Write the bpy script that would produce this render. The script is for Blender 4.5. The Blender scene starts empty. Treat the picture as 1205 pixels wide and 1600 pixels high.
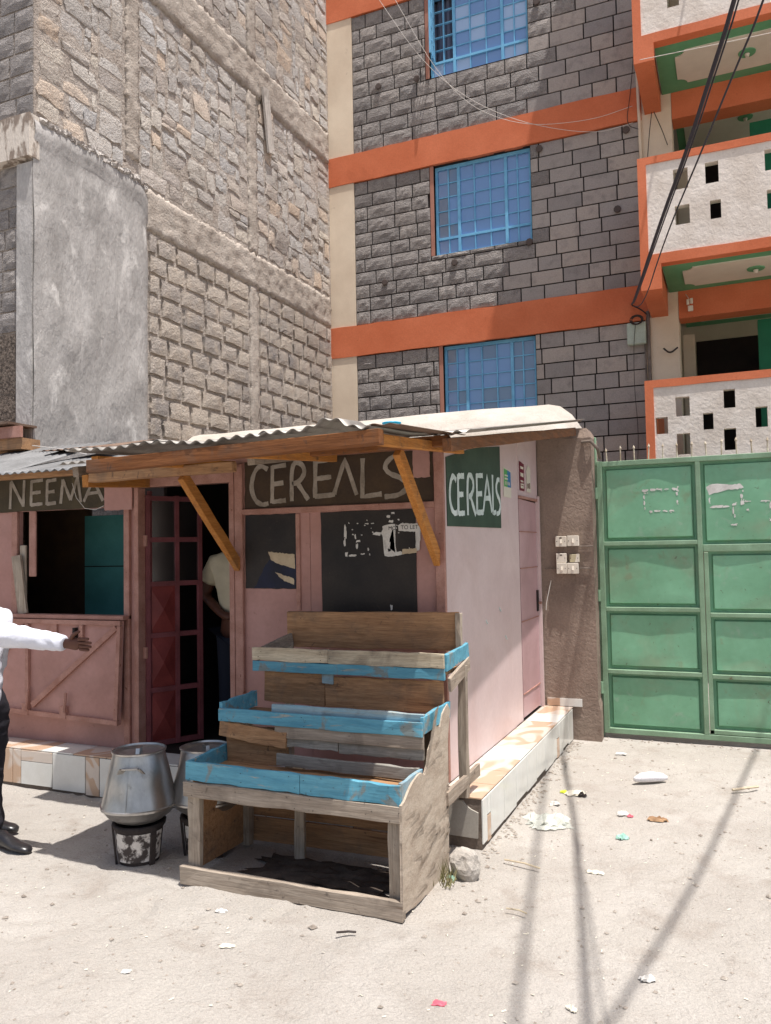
import bpy, bmesh, math, random
from mathutils import Vector, Matrix, noise
random.seed(7)
R = random.random
def U(a, b): return a + (b - a) * R()
sc = bpy.context.scene
col = sc.collection

# ---------------------------------------------------------------- camera
cd = bpy.data.cameras.new('camera'); cam = bpy.data.objects.new('camera', cd); col.objects.link(cam)
cd.sensor_fit = 'HORIZONTAL'; cd.sensor_width = 36.0; cd.lens = 36.0 * 1260 / 1205
cd.clip_start = 0.05; cd.clip_end = 2000
m = Matrix(((0.91709, 0.0356549, 0.3970826), (0.3982628, -0.036371, -0.91655), (-0.0182372, 0.9987021, -0.0475555))).to_4x4()
m.translation = (0, 0, 1.65); cam.matrix_world = m
sc.camera = cam

# ---------------------------------------------------------------- sky, sun, exposure
SUN = Vector((0.235, -0.13, 1.0)).normalized()
w = bpy.data.worlds.new('World'); sc.world = w; w.use_nodes = True
nt = w.node_tree; nt.nodes.clear()
sky = nt.nodes.new('ShaderNodeTexSky'); sky.sky_type = 'NISHITA'; sky.sun_disc = False
sky.sun_elevation = math.asin(SUN.z); sky.sun_rotation = math.atan2(SUN.x, SUN.y)
sky.air_density = 1.0; sky.dust_density = 4.0; sky.ozone_density = 1.0
bg = nt.nodes.new('ShaderNodeBackground'); bg.inputs[1].default_value = 0.12
wo = nt.nodes.new('ShaderNodeOutputWorld')
nt.links.new(sky.outputs[0], bg.inputs[0]); nt.links.new(bg.outputs[0], wo.inputs[0])
sl = bpy.data.lights.new('sun', 'SUN'); sl.energy = 5.0; sl.angle = math.radians(0.53); sl.color = (1.0, 0.965, 0.925)
so = bpy.data.objects.new('sun', sl); col.objects.link(so)
so.rotation_euler = SUN.to_track_quat('Z', 'Y').to_euler(); so.location = (3, -3, 20)
sc.view_settings.view_transform = 'Standard'; sc.view_settings.look = 'None'
sc.view_settings.exposure = 0.36; sc.view_settings.gamma = 1.0
sc.cycles.max_bounces = 7; sc.cycles.diffuse_bounces = 5

# ---------------------------------------------------------------- materials
def L(r, g, b):
    f = lambda c: (c / 255 / 12.92) if c / 255 <= .04045 else ((c / 255 + .055) / 1.055) ** 2.4
    return (f(r), f(g), f(b), 1)
MATS = {}
def M(name, c1, c2=None, scale=2.5, lo=.35, hi=.65, rough=.8, bump=0, bscale=40, bdist=.01, fine=.15, fscale=90,
      stretch=(1, 1, 1), metal=0, rnd=0, hue=0, spec=.25, spots=None, sscale=8, slo=.6, shi=.66, detail=9, local=False,
      ramp=None, crack=0, cscale=3, coat=0, alpha=1, distort=0, bump2=0, b2scale=6, grime=None):
    if name in MATS: return MATS[name]
    mt = bpy.data.materials.new(name); mt.use_nodes = True; t = mt.node_tree; N = t.nodes; K = t.links
    N.clear(); out = N.new('ShaderNodeOutputMaterial'); p = N.new('ShaderNodeBsdfPrincipled'); K.new(p.outputs[0], out.inputs[0])
    p.inputs['Roughness'].default_value = rough; p.inputs['Metallic'].default_value = metal
    p.inputs['Specular IOR Level'].default_value = spec
    if coat: p.inputs['Coat Weight'].default_value = coat
    if alpha < 1: p.inputs['Alpha'].default_value = alpha
    if local: src = N.new('ShaderNodeTexCoord').outputs['Object']
    else: src = N.new('ShaderNodeNewGeometry').outputs['Position']
    mp = N.new('ShaderNodeMapping'); mp.inputs['Scale'].default_value = stretch; K.new(src, mp.inputs[0]); v = mp.outputs[0]
    def noi(s, d=detail, dist=0, vec=None):
        n = N.new('ShaderNodeTexNoise'); n.inputs['Scale'].default_value = s; n.inputs['Detail'].default_value = d
        n.inputs['Roughness'].default_value = .6; n.inputs['Distortion'].default_value = dist
        K.new(vec or v, n.inputs['Vector']); return n.outputs[0]
    def rng(x, a, b, c=0., d=1.):
        r = N.new('ShaderNodeMapRange'); r.inputs[1].default_value = a; r.inputs[2].default_value = b
        r.inputs[3].default_value = c; r.inputs[4].default_value = d; K.new(x, r.inputs[0]); return r.outputs[0]
    def mix(f, a, b):
        x = N.new('ShaderNodeMix'); x.data_type = 'RGBA'
        for s, q in ((0, f), (6, a), (7, b)):
            if isinstance(q, (float, int)): x.inputs[s].default_value = q
            elif isinstance(q, tuple): x.inputs[s].default_value = q
            else: K.new(q, x.inputs[s])
        return x.outputs[2]
    c = c1
    if ramp:
        oi = N.new('ShaderNodeObjectInfo'); cr = N.new('ShaderNodeValToRGB'); cr.color_ramp.interpolation = 'LINEAR'
        e = cr.color_ramp.elements
        while len(e) < len(ramp): e.new(.5)
        for i, q in enumerate(ramp): e[i].position = i / (len(ramp) - 1); e[i].color = q
        K.new(oi.outputs['Random'], cr.inputs[0]); c = cr.outputs[0]
    if c2: c = mix(rng(noi(scale, dist=distort), lo, hi), c, c2)
    if spots:
        sn = noi(sscale, 6, .4); c = mix(rng(sn, slo, shi), c, spots)
    for gc, gs, gl, gh, ga in (grime or ()):
        c = mix(rng(noi(gs, 8, .8, src), gl, gh, 0, ga), c, gc)
    hs = N.new('ShaderNodeHueSaturation')
    val = rng(noi(fscale, 4), .25, .75, 1 - fine, 1 + fine)
    if rnd and not ramp:
        oi = N.new('ShaderNodeObjectInfo'); mm = N.new('ShaderNodeMath'); mm.operation = 'MULTIPLY'
        K.new(val, mm.inputs[0]); K.new(rng(oi.outputs['Random'], 0, 1, 1 - rnd, 1 + rnd), mm.inputs[1]); val = mm.outputs[0]
        if hue: K.new(rng(oi.outputs['Random'], 0, 1, .5 - hue, .5 + hue), hs.inputs['Hue'])
    if isinstance(c, tuple): hs.inputs['Color'].default_value = c
    else: K.new(c, hs.inputs['Color'])
    K.new(val, hs.inputs['Value']); K.new(hs.outputs[0], p.inputs['Base Color'])
    if bump:
        b = N.new('ShaderNodeBump'); b.inputs['Strength'].default_value = bump; b.inputs['Distance'].default_value = bdist
        h = noi(bscale, 8, .3)
        if bump2:
            h2 = noi(b2scale, 5, .6); ad = N.new('ShaderNodeMath'); ad.operation = 'MULTIPLY_ADD'
            K.new(h2, ad.inputs[0]); ad.inputs[1].default_value = bump2; K.new(h, ad.inputs[2]); h = ad.outputs[0]
        K.new(h, b.inputs['Height']); K.new(b.outputs[0], p.inputs['Normal'])
    MATS[name] = mt; return mt

def wood(name, c1, c2, axis='X', **k):
    st = {'X': (1.2, 22, 22), 'Y': (22, 1.2, 22), 'Z': (22, 22, 1.2)}[axis]
    return M(name, c1, c2, scale=2.2, lo=.3, hi=.7, stretch=st, bump=.5, bscale=5, bdist=.004, fine=.28, fscale=9, rnd=.16, rough=k.pop('rough', .75), grime=[(L(96, 84, 74), 5.5, .52, .74, .6), (L(70, 60, 54), 19, .62, .70, .6)], **k)

ground_m = M('dusty_ground', L(171, 165, 157), L(157, 150, 142), scale=.9, lo=.35, hi=.7, bump=1.0, bscale=60, bdist=.014, fine=.22, fscale=190,
             spots=L(146, 136, 126), sscale=3.5, slo=.54, shi=.8, rough=.95, bump2=1.5, b2scale=9, grime=[(L(180, 174, 167), 1.3, .5, .75, .8), (L(126, 117, 108), 13, .6, .75, .45), (L(120, 110, 100), 60, .66, .74, .5)])
pebble_m = M('pebble_grey', L(170, 161, 150), rnd=.3, fine=.3, rough=.9, c2=L(130, 120, 110), scale=14)
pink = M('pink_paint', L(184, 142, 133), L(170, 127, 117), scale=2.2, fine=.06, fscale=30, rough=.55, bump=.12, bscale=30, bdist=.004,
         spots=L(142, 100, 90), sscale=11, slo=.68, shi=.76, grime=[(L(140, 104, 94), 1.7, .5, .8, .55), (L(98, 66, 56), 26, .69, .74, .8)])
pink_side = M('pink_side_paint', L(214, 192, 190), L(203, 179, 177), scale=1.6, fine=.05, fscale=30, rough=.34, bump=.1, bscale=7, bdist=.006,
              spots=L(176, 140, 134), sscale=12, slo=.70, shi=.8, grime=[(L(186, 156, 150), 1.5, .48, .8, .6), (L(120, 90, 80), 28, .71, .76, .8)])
side_door_m = M('side_door_pink', L(190, 156, 158), L(176, 142, 143), scale=1.8, fine=.05, rough=.38, bump=.1, bscale=6, grime=[(L(150, 116, 112), 2.2, .5, .8, .6)])
pink_wood = M('pink_timber', L(178, 136, 123), L(154, 111, 97), scale=3, stretch=(3, 3, 3), fine=.14, fscale=40, rough=.65, bump=.3, bscale=24, bdist=.004,
              spots=L(120, 78, 60), sscale=9, slo=.66, shi=.72)
maroon = M('maroon_paint', L(140, 66, 62), L(112, 50, 48), scale=3, fine=.1, rough=.42, bump=.08, bscale=8)
maroon_dk = M('maroon_frame_paint', L(128, 74, 78), L(104, 58, 60), scale=5, fine=.12, rough=.5)
black_board = M('black_board', L(36, 33, 33), L(52, 46, 42), scale=4, fine=.15, rough=.5, bump=.06, bscale=14, spots=L(74, 66, 60), sscale=14, slo=.66, shi=.8)
brown_board = M('brown_board', L(58, 46, 38), L(76, 60, 44), scale=4, fine=.15, rough=.6, bump=.08, bscale=20)
olive_board = M('olive_board', L(80, 70, 52), L(62, 54, 42), scale=5, fine=.16, rough=.7, spots=L(104, 92, 66), sscale=6, slo=.6, shi=.75)
green_board = M('green_board', L(66, 84, 70), L(52, 68, 56), scale=3, fine=.12, rough=.6, spots=L(96, 98, 78), sscale=6, slo=.64, shi=.8)
letter_grey = M('grey_lettering_paint', L(168, 158, 146), L(132, 122, 110), scale=9, fine=.15, rough=.8)
letter_white = M('white_lettering_paint', L(212, 222, 216), L(184, 196, 190), scale=9, fine=.08, rough=.7)
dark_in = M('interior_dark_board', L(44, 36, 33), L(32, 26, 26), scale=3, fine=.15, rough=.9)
teal_in = M('teal_sheet', L(80, 142, 140), L(64, 120, 118), scale=2, fine=.06, rough=.45)
new_wood_x = wood('fresh_timber', L(136, 88, 52), L(110, 67, 37), 'X', spots=L(84, 50, 30), sscale=1.3, slo=.66, shi=.74)
new_wood_y = wood('fresh_timber_deep', L(188, 130, 68), L(160, 102, 48), 'Y')
old_wood_x = wood('weathered_timber', L(170, 157, 142), L(140, 126, 111), 'X', spots=L(100, 80, 64), sscale=1.4, slo=.64, shi=.74)
old_wood_y = wood('weathered_timber_deep', L(162, 149, 134), L(130, 115, 101), 'Y')
old_wood_z = wood('weathered_timber_upright', L(174, 162, 146), L(144, 129, 113), 'Z')
brown_wood_x = wood('brown_stained_board', L(172, 134, 98), L(138, 102, 72), 'X', spots=L(96, 66, 46), sscale=1.2, slo=.62, shi=.72)
ply = M('delaminated_plywood', L(182, 168, 151), L(164, 148, 131), scale=2.4, stretch=(1, 4, 8), fine=.18, fscale=20, rough=.85, bump=.6, bscale=3.4, bdist=.006,
        spots=L(140, 118, 98), sscale=3.0, slo=.66, shi=.74)
blue_x = M('blue_paint_board', L(100, 160, 178), L(80, 140, 162), scale=2, stretch=(1.5, 14, 14), fine=.16, fscale=12, rnd=.12, rough=.6, bump=.4, bscale=6, bdist=.004,
           spots=L(150, 152, 144), sscale=2.6, slo=.60, shi=.66, grime=[(L(128, 122, 110), 7, .57, .64, .75), (L(74, 70, 66), 24, .64, .70, .6)])
blue_worn = M('worn_blue_board', L(120, 160, 178), L(150, 158, 156), scale=2, stretch=(1.2, 16, 16), fine=.15, fscale=12, rough=.75, bump=.4, bscale=6, bdist=.003, grime=[(L(110, 104, 96), 7, .52, .68, .6)])
pale_wood = wood('pale_board', L(196, 184, 160), L(166, 150, 126), 'X')
grey_board = wood('grey_weathered_board', L(150, 146, 138), L(120, 114, 106), 'X')
orange = M('orange_plaster', L(206, 118, 82), L(192, 104, 68), scale=1.3, fine=.08, fscale=50, rough=.75, bump=.35, bscale=22, bdist=.006, spots=L(160, 76, 48), sscale=9, slo=.68, shi=.8, bump2=.8, b2scale=5)
cream = M('cream_plaster', L(224, 208, 186), L(206, 188, 166), scale=1.2, fine=.06, rough=.85, bump=.25, bscale=20, bdist=.005, spots=L(176, 156, 134), sscale=5, slo=.66, shi=.8)
white_pl = M('white_rough_plaster', L(226, 216, 206), L(206, 194, 182), scale=3, fine=.08, fscale=40, rough=.9, bump=.7, bscale=18, bdist=.012, spots=L(178, 164, 150), sscale=10, slo=.66, shi=.8)
soffit_green = M('green_soffit_paint', L(104, 158, 118), L(92, 144, 106), scale=2, fine=.05, rough=.7)
soffit_cream = M('cream_soffit_paint', L(214, 204, 190), L(200, 190, 176), scale=2, fine=.05, rough=.8)
corridor_green = M('corridor_green_paint', L(40, 120, 84), L(34, 104, 74), scale=2, fine=.06, rough=.6)
mortar_black = M('black_pointing', L(34, 30, 30), L(48, 44, 42), scale=6, fine=.2, rough=.95)
rock_a = M('rock_faced_stone', L(160, 148, 140), ramp=[L(146, 140, 137), L(172, 165, 161), L(156, 150, 147), L(180, 172, 166), L(150, 145, 143)], c2=L(132, 126, 123), scale=9, lo=.45, hi=.75, fine=.22, fscale=70,
           rough=.92, bump=1.0, bscale=30, bdist=.05, bump2=.6, b2scale=70, stretch=(1, 1, 1.6), spots=L(190, 182, 174), sscale=34, slo=.6, shi=.72)  # pale flecks put the sunlit chisel highlights into the colour
rock_b = M('dressed_stone', L(122, 110, 104), ramp=[L(138, 132, 129), L(164, 156, 150), L(150, 143, 139), L(170, 159, 150), L(143, 137, 134)], c2=L(126, 120, 117), scale=6, lo=.5, hi=.8, fine=.14, fscale=60,
           rough=.92, bump=.6, bscale=40, bdist=.008)
hole_m = M('putlog_hole_dark', L(84, 74, 70), fine=.1)
rubble = M('rubble_stone', L(160, 150, 140), ramp=[L(184, 182, 180), L(194, 186, 176), L(186, 182, 178), L(204, 184, 164), L(190, 187, 183), L(176, 166, 158), L(206, 196, 182), L(178, 176, 175)],
           c2=L(174, 165, 155), scale=7, lo=.5, hi=.8, fine=.24, fscale=60, rough=.95, bump=1.0, bscale=44, bdist=.022, bump2=.5, b2scale=14, spots=L(108, 96, 88), sscale=19, slo=.63, shi=.72, grime=[(L(138, 126, 115), .8, .48, .8, .75), (L(112, 100, 91), 4, .55, .78, .5)])
tblock = M('coursed_stone', L(148, 134, 120), ramp=[L(140, 134, 130), L(180, 170, 159), L(162, 153, 145), L(186, 175, 162), L(147, 140, 135)], c2=L(184, 171, 156), scale=5, lo=.45, hi=.7,
           fine=.22, fscale=60, rough=.95, bump=1.0, bscale=40, bdist=.02, bump2=.6, b2scale=11, spots=L(110, 98, 90), sscale=14, slo=.66, shi=.75, grime=[(L(138, 126, 115), .8, .48, .8, .75), (L(112, 100, 91), 4, .55, .78, .5)])
mortar_sand = M('sandy_mortar', L(182, 172, 162), L(164, 153, 143), scale=6, fine=.25, fscale=60, rough=.97, bump=1.0, bscale=26, bdist=.03, spots=L(92, 78, 70), sscale=14, slo=.62, shi=.70, grime=[(L(138, 126, 115), .8, .48, .8, .75), (L(112, 100, 91), 4, .55, .78, .5)])
concrete_sand = M('sandy_concrete', L(186, 176, 165), L(168, 157, 146), scale=4, fine=.18, rough=.95, bump=1.0, bscale=38, bdist=.02, spots=L(112, 97, 86), sscale=16, slo=.63, shi=.72, grime=[(L(138, 126, 115), .8, .48, .8, .75), (L(112, 100, 91), 4, .55, .78, .5)])
plaster_grey = M('grey_cement_plaster', L(182, 178, 174), L(150, 146, 142), scale=1.9, lo=.3, hi=.72, fine=.14, fscale=34, rough=.88, bump=.8, bscale=14, bdist=.016, stretch=(1.3, 1.3, .62),
                 spots=L(200, 196, 191), sscale=3.2, slo=.56, shi=.66, distort=1.6, bump2=.7, b2scale=4)
plaster_edge = M('broken_plaster_edge', L(196, 190, 184), L(150, 140, 132), scale=9, fine=.2, rough=.95, bump=1.0, bscale=26, bdist=.03)
white_flaked = M('flaked_white_paint', L(206, 196, 184), L(140, 126, 114), scale=4, lo=.48, hi=.55, fine=.12, rough=.9, bump=.7, bscale=18, bdist=.012, stretch=(2.2, 2.2, .8))
roughcast = M('pebbledash', L(122, 110, 100), L(76, 68, 62), scale=34, lo=.42, hi=.58, fine=.3, fscale=60, rough=.95, bump=1.0, bscale=40, bdist=.03)
pillar_m = M('pillar_cement', L(146, 129, 116), L(122, 106, 95), scale=2.2, fine=.14, fscale=60, rough=.92, bump=.9, bscale=30, bdist=.010, spots=L(118, 99, 88), sscale=7, slo=.64, shi=.72)
whitewash = M('whitewashed_cement', L(184, 177, 168), L(166, 158, 148), scale=3, fine=.1, rough=.9, bump=.6, bscale=16, bdist=.02, spots=L(150, 138, 126), sscale=16, slo=.7, shi=.78)
tin = M('galvanised_sheet', L(150, 146, 140), L(116, 110, 104), scale=3, fine=.12, rough=.5, metal=.35, spots=L(110, 82, 62), sscale=5, slo=.66, shi=.8)
tin_bright = M('bright_galvanised_sheet', L(138, 138, 138), L(112, 112, 112), scale=3, fine=.12, rough=.5, metal=.4)
tin_brown = M('rusty_sheet', L(124, 104, 90), L(98, 78, 66), scale=4, fine=.16, rough=.65, metal=.2)
gate_g = M('green_gate_paint', L(122, 172, 140), L(109, 156, 124), scale=1.8, fine=.06, fscale=20, rough=.42, bump=.12, bscale=5, bdist=.008, spots=L(122, 132, 104), sscale=5, slo=.62, shi=.78, grime=[(L(136, 142, 118), 2.2, .5, .76, .6), (L(86, 80, 62), 30, .66, .71, .8), (L(150, 168, 150), 9, .6, .7, .4)])
gate_f = M('green_gate_frame_paint', L(134, 164, 136), L(114, 138, 112), scale=4, fine=.1, rough=.5, spots=L(96, 84, 66), sscale=16, slo=.68, shi=.74)
spike_m = M('spike_paint', L(206, 196, 176), L(150, 132, 110), scale=12, rough=.7)
paper_w = M('torn_white_paper', L(216, 214, 208), L(192, 188, 182), scale=14, fine=.08, rough=.9)
paper_t = M('torn_tan_paper', L(196, 180, 152), L(176, 158, 132), scale=10, fine=.08, rough=.9)
navy = M('navy_poster', L(26, 31, 56), L(22, 24, 36), scale=6, fine=.1, rough=.4)
ink = M('black_ink', L(34, 32, 34), rough=.8)
p_green = M('poster_green', L(88, 168, 96), rough=.4, fine=.05); p_blue = M('poster_blue', L(44, 118, 168), rough=.4, fine=.05)
p_maroon = M('poster_maroon', L(110, 30, 52), rough=.4, fine=.06); p_cream = M('poster_cream', L(214, 206, 188), rough=.5, fine=.06)
tile_w = M('white_glazed_tile', L(222, 222, 216), L(208, 206, 198), scale=3, fine=.03, rough=.16, spec=.5, spots=L(176, 164, 148), sscale=4, slo=.7, shi=.85)
tile_b = M('tan_figured_tile', L(206, 193, 180), L(190, 160, 134), scale=2.6, lo=.48, hi=.54, stretch=(1.6, .8, 1.6), distort=1.2, fine=.05, rough=.18, spec=.5, detail=1)
tile_g = M('grey_tile', L(168, 162, 152), L(150, 142, 132), scale=4, fine=.08, rough=.4)
cement = M('bare_cement', L(112, 100, 90), L(92, 82, 74), scale=6, fine=.15, rough=.95, bump=.7, bscale=30, bdist=.01)
alu = M('scuffed_aluminium', L(196, 194, 190), L(168, 166, 163), scale=4, stretch=(1, 1, .5), fine=.14, fscale=30, rough=.33, metal=.88, bump=.08, bscale=6, bdist=.006, spots=L(130, 127, 124), sscale=6, slo=.6, shi=.78, grime=[(L(104, 96, 90), 9, .58, .72, .5)])
soot = M('sooty_clay', L(70, 62, 58), L(44, 40, 40), scale=7, fine=.2, rough=.9, bump=.6, bscale=30, bdist=.008)
flaked_tin = M('flaked_white_tin', L(206, 200, 192), L(70, 63, 60), scale=13, lo=.48, hi=.56, fine=.12, rough=.7, bump=.4, bscale=20, bdist=.006)
cable_m = M('black_cable', L(46, 42, 50), rough=.5, fine=.05)
wire_w = M('pale_wire', L(206, 200, 192), rough=.5, fine=.05)
wire_d = M('dark_wire', L(58, 50, 46), rough=.6, fine=.05)
pipe_m = M('grey_conduit', L(128, 116, 106), L(90, 80, 74), scale=6, rough=.5)
box_m = M('grey_green_meter_box', L(178, 190, 178), L(160, 170, 158), scale=3, rough=.5)
switch_m = M('white_switch_plastic', L(226, 218, 204), L(210, 200, 184), scale=6, fine=.04, rough=.35, spec=.5)
switch_y = M('yellowed_switch_plastic', L(190, 180, 150), rough=.4); slot = M('dark_slot', L(40, 34, 32), rough=.6)
win_f = M('blue_window_frame', L(122, 186, 222), L(104, 166, 206), scale=6, fine=.06, rough=.45)
win_o = M('window_reveal_orange', L(166, 118, 102), rough=.8)
curtain_m = M('pale_curtain', L(120, 128, 150), L(96, 102, 124), scale=3, stretch=(9, 9, .6), fine=.06)
def glass(name, c, rough=.06, dens=.25):
    mt = bpy.data.materials.new(name); mt.use_nodes = True; t = mt.node_tree; p = t.nodes['Principled BSDF']
    p.inputs['Base Color'].default_value = c; p.inputs['Roughness'].default_value = rough; p.inputs['Specular IOR Level'].default_value = .9
    p.inputs['IOR'].default_value = 1.75
    n = t.nodes.new('ShaderNodeTexNoise'); n.inputs['Scale'].default_value = 1.3; b = t.nodes.new('ShaderNodeBump')
    g = t.nodes.new('ShaderNodeNewGeometry'); t.links.new(g.outputs['Position'], n.inputs['Vector'])
    b.inputs['Strength'].default_value = .12; b.inputs['Distance'].default_value = .05
    t.links.new(n.outputs[0], b.inputs['Height']); t.links.new(b.outputs[0], p.inputs['Normal'])
    return mt
pane_a = glass('sky_painted_glass', L(104, 142, 192)); pane_b = glass('pale_sky_painted_glass', L(158, 184, 216)); pane_c = glass('dim_grey_glass', L(98, 122, 152)); pane_d = glass('dark_glass', L(20, 18, 20), .25)  # blue base colours paint the reflected sky into the window panes
skin_m = M('brown_skin', L(94, 60, 46), L(82, 50, 38), scale=12, fine=.06, rough=.5, spec=.35)
shirt_w = M('white_shirt_cloth', L(222, 224, 232), L(208, 210, 220), scale=6, fine=.03, rough=.9, bump=.5, bscale=9, bdist=.02)
shirt_c = M('cream_tee_cloth', L(206, 196, 170), L(190, 180, 154), scale=6, fine=.04, rough=.9, bump=.4, bscale=9, bdist=.02)
trouser_d = M('charcoal_trouser_cloth', L(52, 50, 56), L(42, 40, 46), scale=6, fine=.08, rough=.9, bump=.5, bscale=9, bdist=.02)
trouser_n = M('navy_trouser_cloth', L(34, 38, 50), fine=.08, rough=.9)
leather = M('black_leather', L(34, 32, 34), L(46, 44, 44), scale=9, rough=.3, spec=.5)
hair_m = M('black_hair', L(24, 20, 20), rough=.8, bump=.8, bscale=120, bdist=.01)
bucket_m = M('turquoise_plastic', L(40, 176, 214), rough=.35)
rock_m = M('pale_rock', L(180, 174, 166), L(162, 155, 146), scale=6, fine=.14, rough=.95, bump=.9, bscale=18, bdist=.02)
grass_m = M('dry_grass', L(140, 130, 96), L(112, 112, 76), scale=20, rough=.8)
plastic_c = M('thin_clear_plastic', L(214, 216, 206), rough=.25, alpha=.55, spec=.5)
plastic_w = M('white_plastic', L(222, 220, 222), rough=.4)
red_p = M('pink_red_plastic', L(206, 92, 106), rough=.5); teal_p = M('teal_wrapper', L(150, 190, 174), rough=.6)
yellow_p = M('yellow_wrapper', L(196, 206, 60), rough=.5); card_m = M('brown_card', L(168, 136, 104), L(140, 108, 80), scale=14, rough=.9)
plank_m = wood('bleached_plank', L(196, 190, 182), L(160, 152, 144), 'Z')

# ---------------------------------------------------------------- mesh builder
class B:
    def __init__(s): s.v = []; s.f = []
    def add(s, vs, fs):
        o = len(s.v); s.v += [tuple(q) for q in vs]; s.f += [tuple(i + o for i in q) for q in fs]; return s
    def box(s, x0, x1, y0, y1, z0, z1):
        return s.add([(x, y, z) for x in (x0, x1) for y in (y0, y1) for z in (z0, z1)],
                     [(0, 1, 3, 2), (4, 6, 7, 5), (0, 4, 5, 1), (2, 3, 7, 6), (0, 2, 6, 4), (1, 5, 7, 3)])
    def beam(s, a, b, wd, th, up=(0, 0, 1), n=1, jit=0):
        a, b = Vector(a), Vector(b); d = (b - a).normalized(); up = Vector(up)
        r = d.cross(up).normalized(); u = r.cross(d); rings = []
        for i in range(n + 1):
            c = a.lerp(b, i / n); rings.append([c + r * (sx * wd / 2 + U(-jit, jit)) + u * (sz * th / 2 + U(-jit, jit)) for sx, sz in ((-1, -1), (1, -1), (1, 1), (-1, 1))])
        vs = [p for q in rings for p in q]; fs = [(3, 2, 1, 0), tuple(4 * n + i for i in range(4))]
        for i in range(n):
            for j in range(4): fs.append((4 * i + j, 4 * i + (j + 1) % 4, 4 * i + 4 + (j + 1) % 4, 4 * i + 4 + j))
        return s.add(vs, fs)
    def prism(s, pts, ax, d0, d1):
        # pts: 2D outline; ax 'Y': (x,z) extruded in y, 'X': (y,z) in x, 'Z': (x,y) in z
        f = {'Y': lambda p, d: (p[0], d, p[1]), 'X': lambda p, d: (d, p[0], p[1]), 'Z': lambda p, d: (p[0], p[1], d)}[ax]
        n = len(pts); vs = [f(p, d0) for p in pts] + [f(p, d1) for p in pts]
        return s.add(vs, [tuple(range(n)), tuple(range(2 * n - 1, n - 1, -1))] + [(i, i + n, (i + 1) % n + n, (i + 1) % n) for i in range(n)])
    def tube(s, pts, r, n=6, caps=True):
        pts = [Vector(p) for p in pts]; k = len(pts); vs = []
        for i, p in enumerate(pts):
            d = (pts[min(i + 1, k - 1)] - pts[max(i - 1, 0)]).normalized()
            a = d.orthogonal() if abs(d.z) > .95 else d.cross(Vector((0, 0, 1))); a.normalize(); b = d.cross(a)
            rr = r[i] if isinstance(r, (list, tuple)) else r
            vs += [p + (a * math.cos(t) + b * math.sin(t)) * rr for t in (2 * math.pi * j / n for j in range(n))]
        fs = [(i * n + j, i * n + (j + 1) % n, (i + 1) * n + (j + 1) % n, (i + 1) * n + j) for i in range(k - 1) for j in range(n)]
        if caps: fs += [tuple(range(n - 1, -1, -1)), tuple((k - 1) * n + j for j in range(n))]
        return s.add(vs, fs)
    def lathe(s, prof, c, n=32, caps=True):
        k = len(prof); vs = [(c[0] + r * math.cos(2 * math.pi * j / n), c[1] + r * math.sin(2 * math.pi * j / n), c[2] + z) for r, z in prof for j in range(n)]
        fs = [(i * n + j, i * n + (j + 1) % n, (i + 1) * n + (j + 1) % n, (i + 1) * n + j) for i in range(k - 1) for j in range(n)]
        if caps: fs += [tuple(range(n - 1, -1, -1)), tuple((k - 1) * n + j for j in range(n))]
        return s.add(vs, fs)
    def mesh(s, name):
        me = bpy.data.meshes.new(name); me.from_pydata(s.v, [], s.f); me.update(); return me
    def build(s, name, mat, parent=None, bevel=0, smooth=False, recalc=True):
        me = s.mesh(name)
        if recalc:
            bm = bmesh.new(); bm.from_mesh(me); bmesh.ops.recalc_face_normals(bm, faces=bm.faces); bm.to_mesh(me); bm.free()
        return link(name, me, mat, parent, bevel, smooth)
def link(name, me, mat, parent=None, bevel=0, smooth=False):
    o = bpy.data.objects.new(name, me); col.objects.link(o)
    if mat and not me.materials: me.materials.append(mat)
    if parent: o.parent = parent; o.matrix_parent_inverse = parent.matrix_world.inverted() if not parent.get('_at0') else Matrix()
    if bevel:
        b = o.modifiers.new('bevel', 'BEVEL'); b.width = bevel; b.segments = 1; b.limit_method = 'ANGLE'
    if smooth:
        for p in me.polygons: p.use_smooth = True
    return o
def tag(o, label, cat, group=None):
    o['label'] = label; o['category'] = cat
    if group: o['group'] = group
    return o
def thing(name, label, cat, loc=(0, 0, 0), group=None):
    o = bpy.data.objects.new(name, None); col.objects.link(o); o.location = loc; o.empty_display_size = .1
    o.matrix_world = Matrix.Translation(loc)
    return tag(o, label, cat, group)
def struct(o, k='structure'): o['kind'] = k; return o
bx = lambda *a: B().box(*a)

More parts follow.
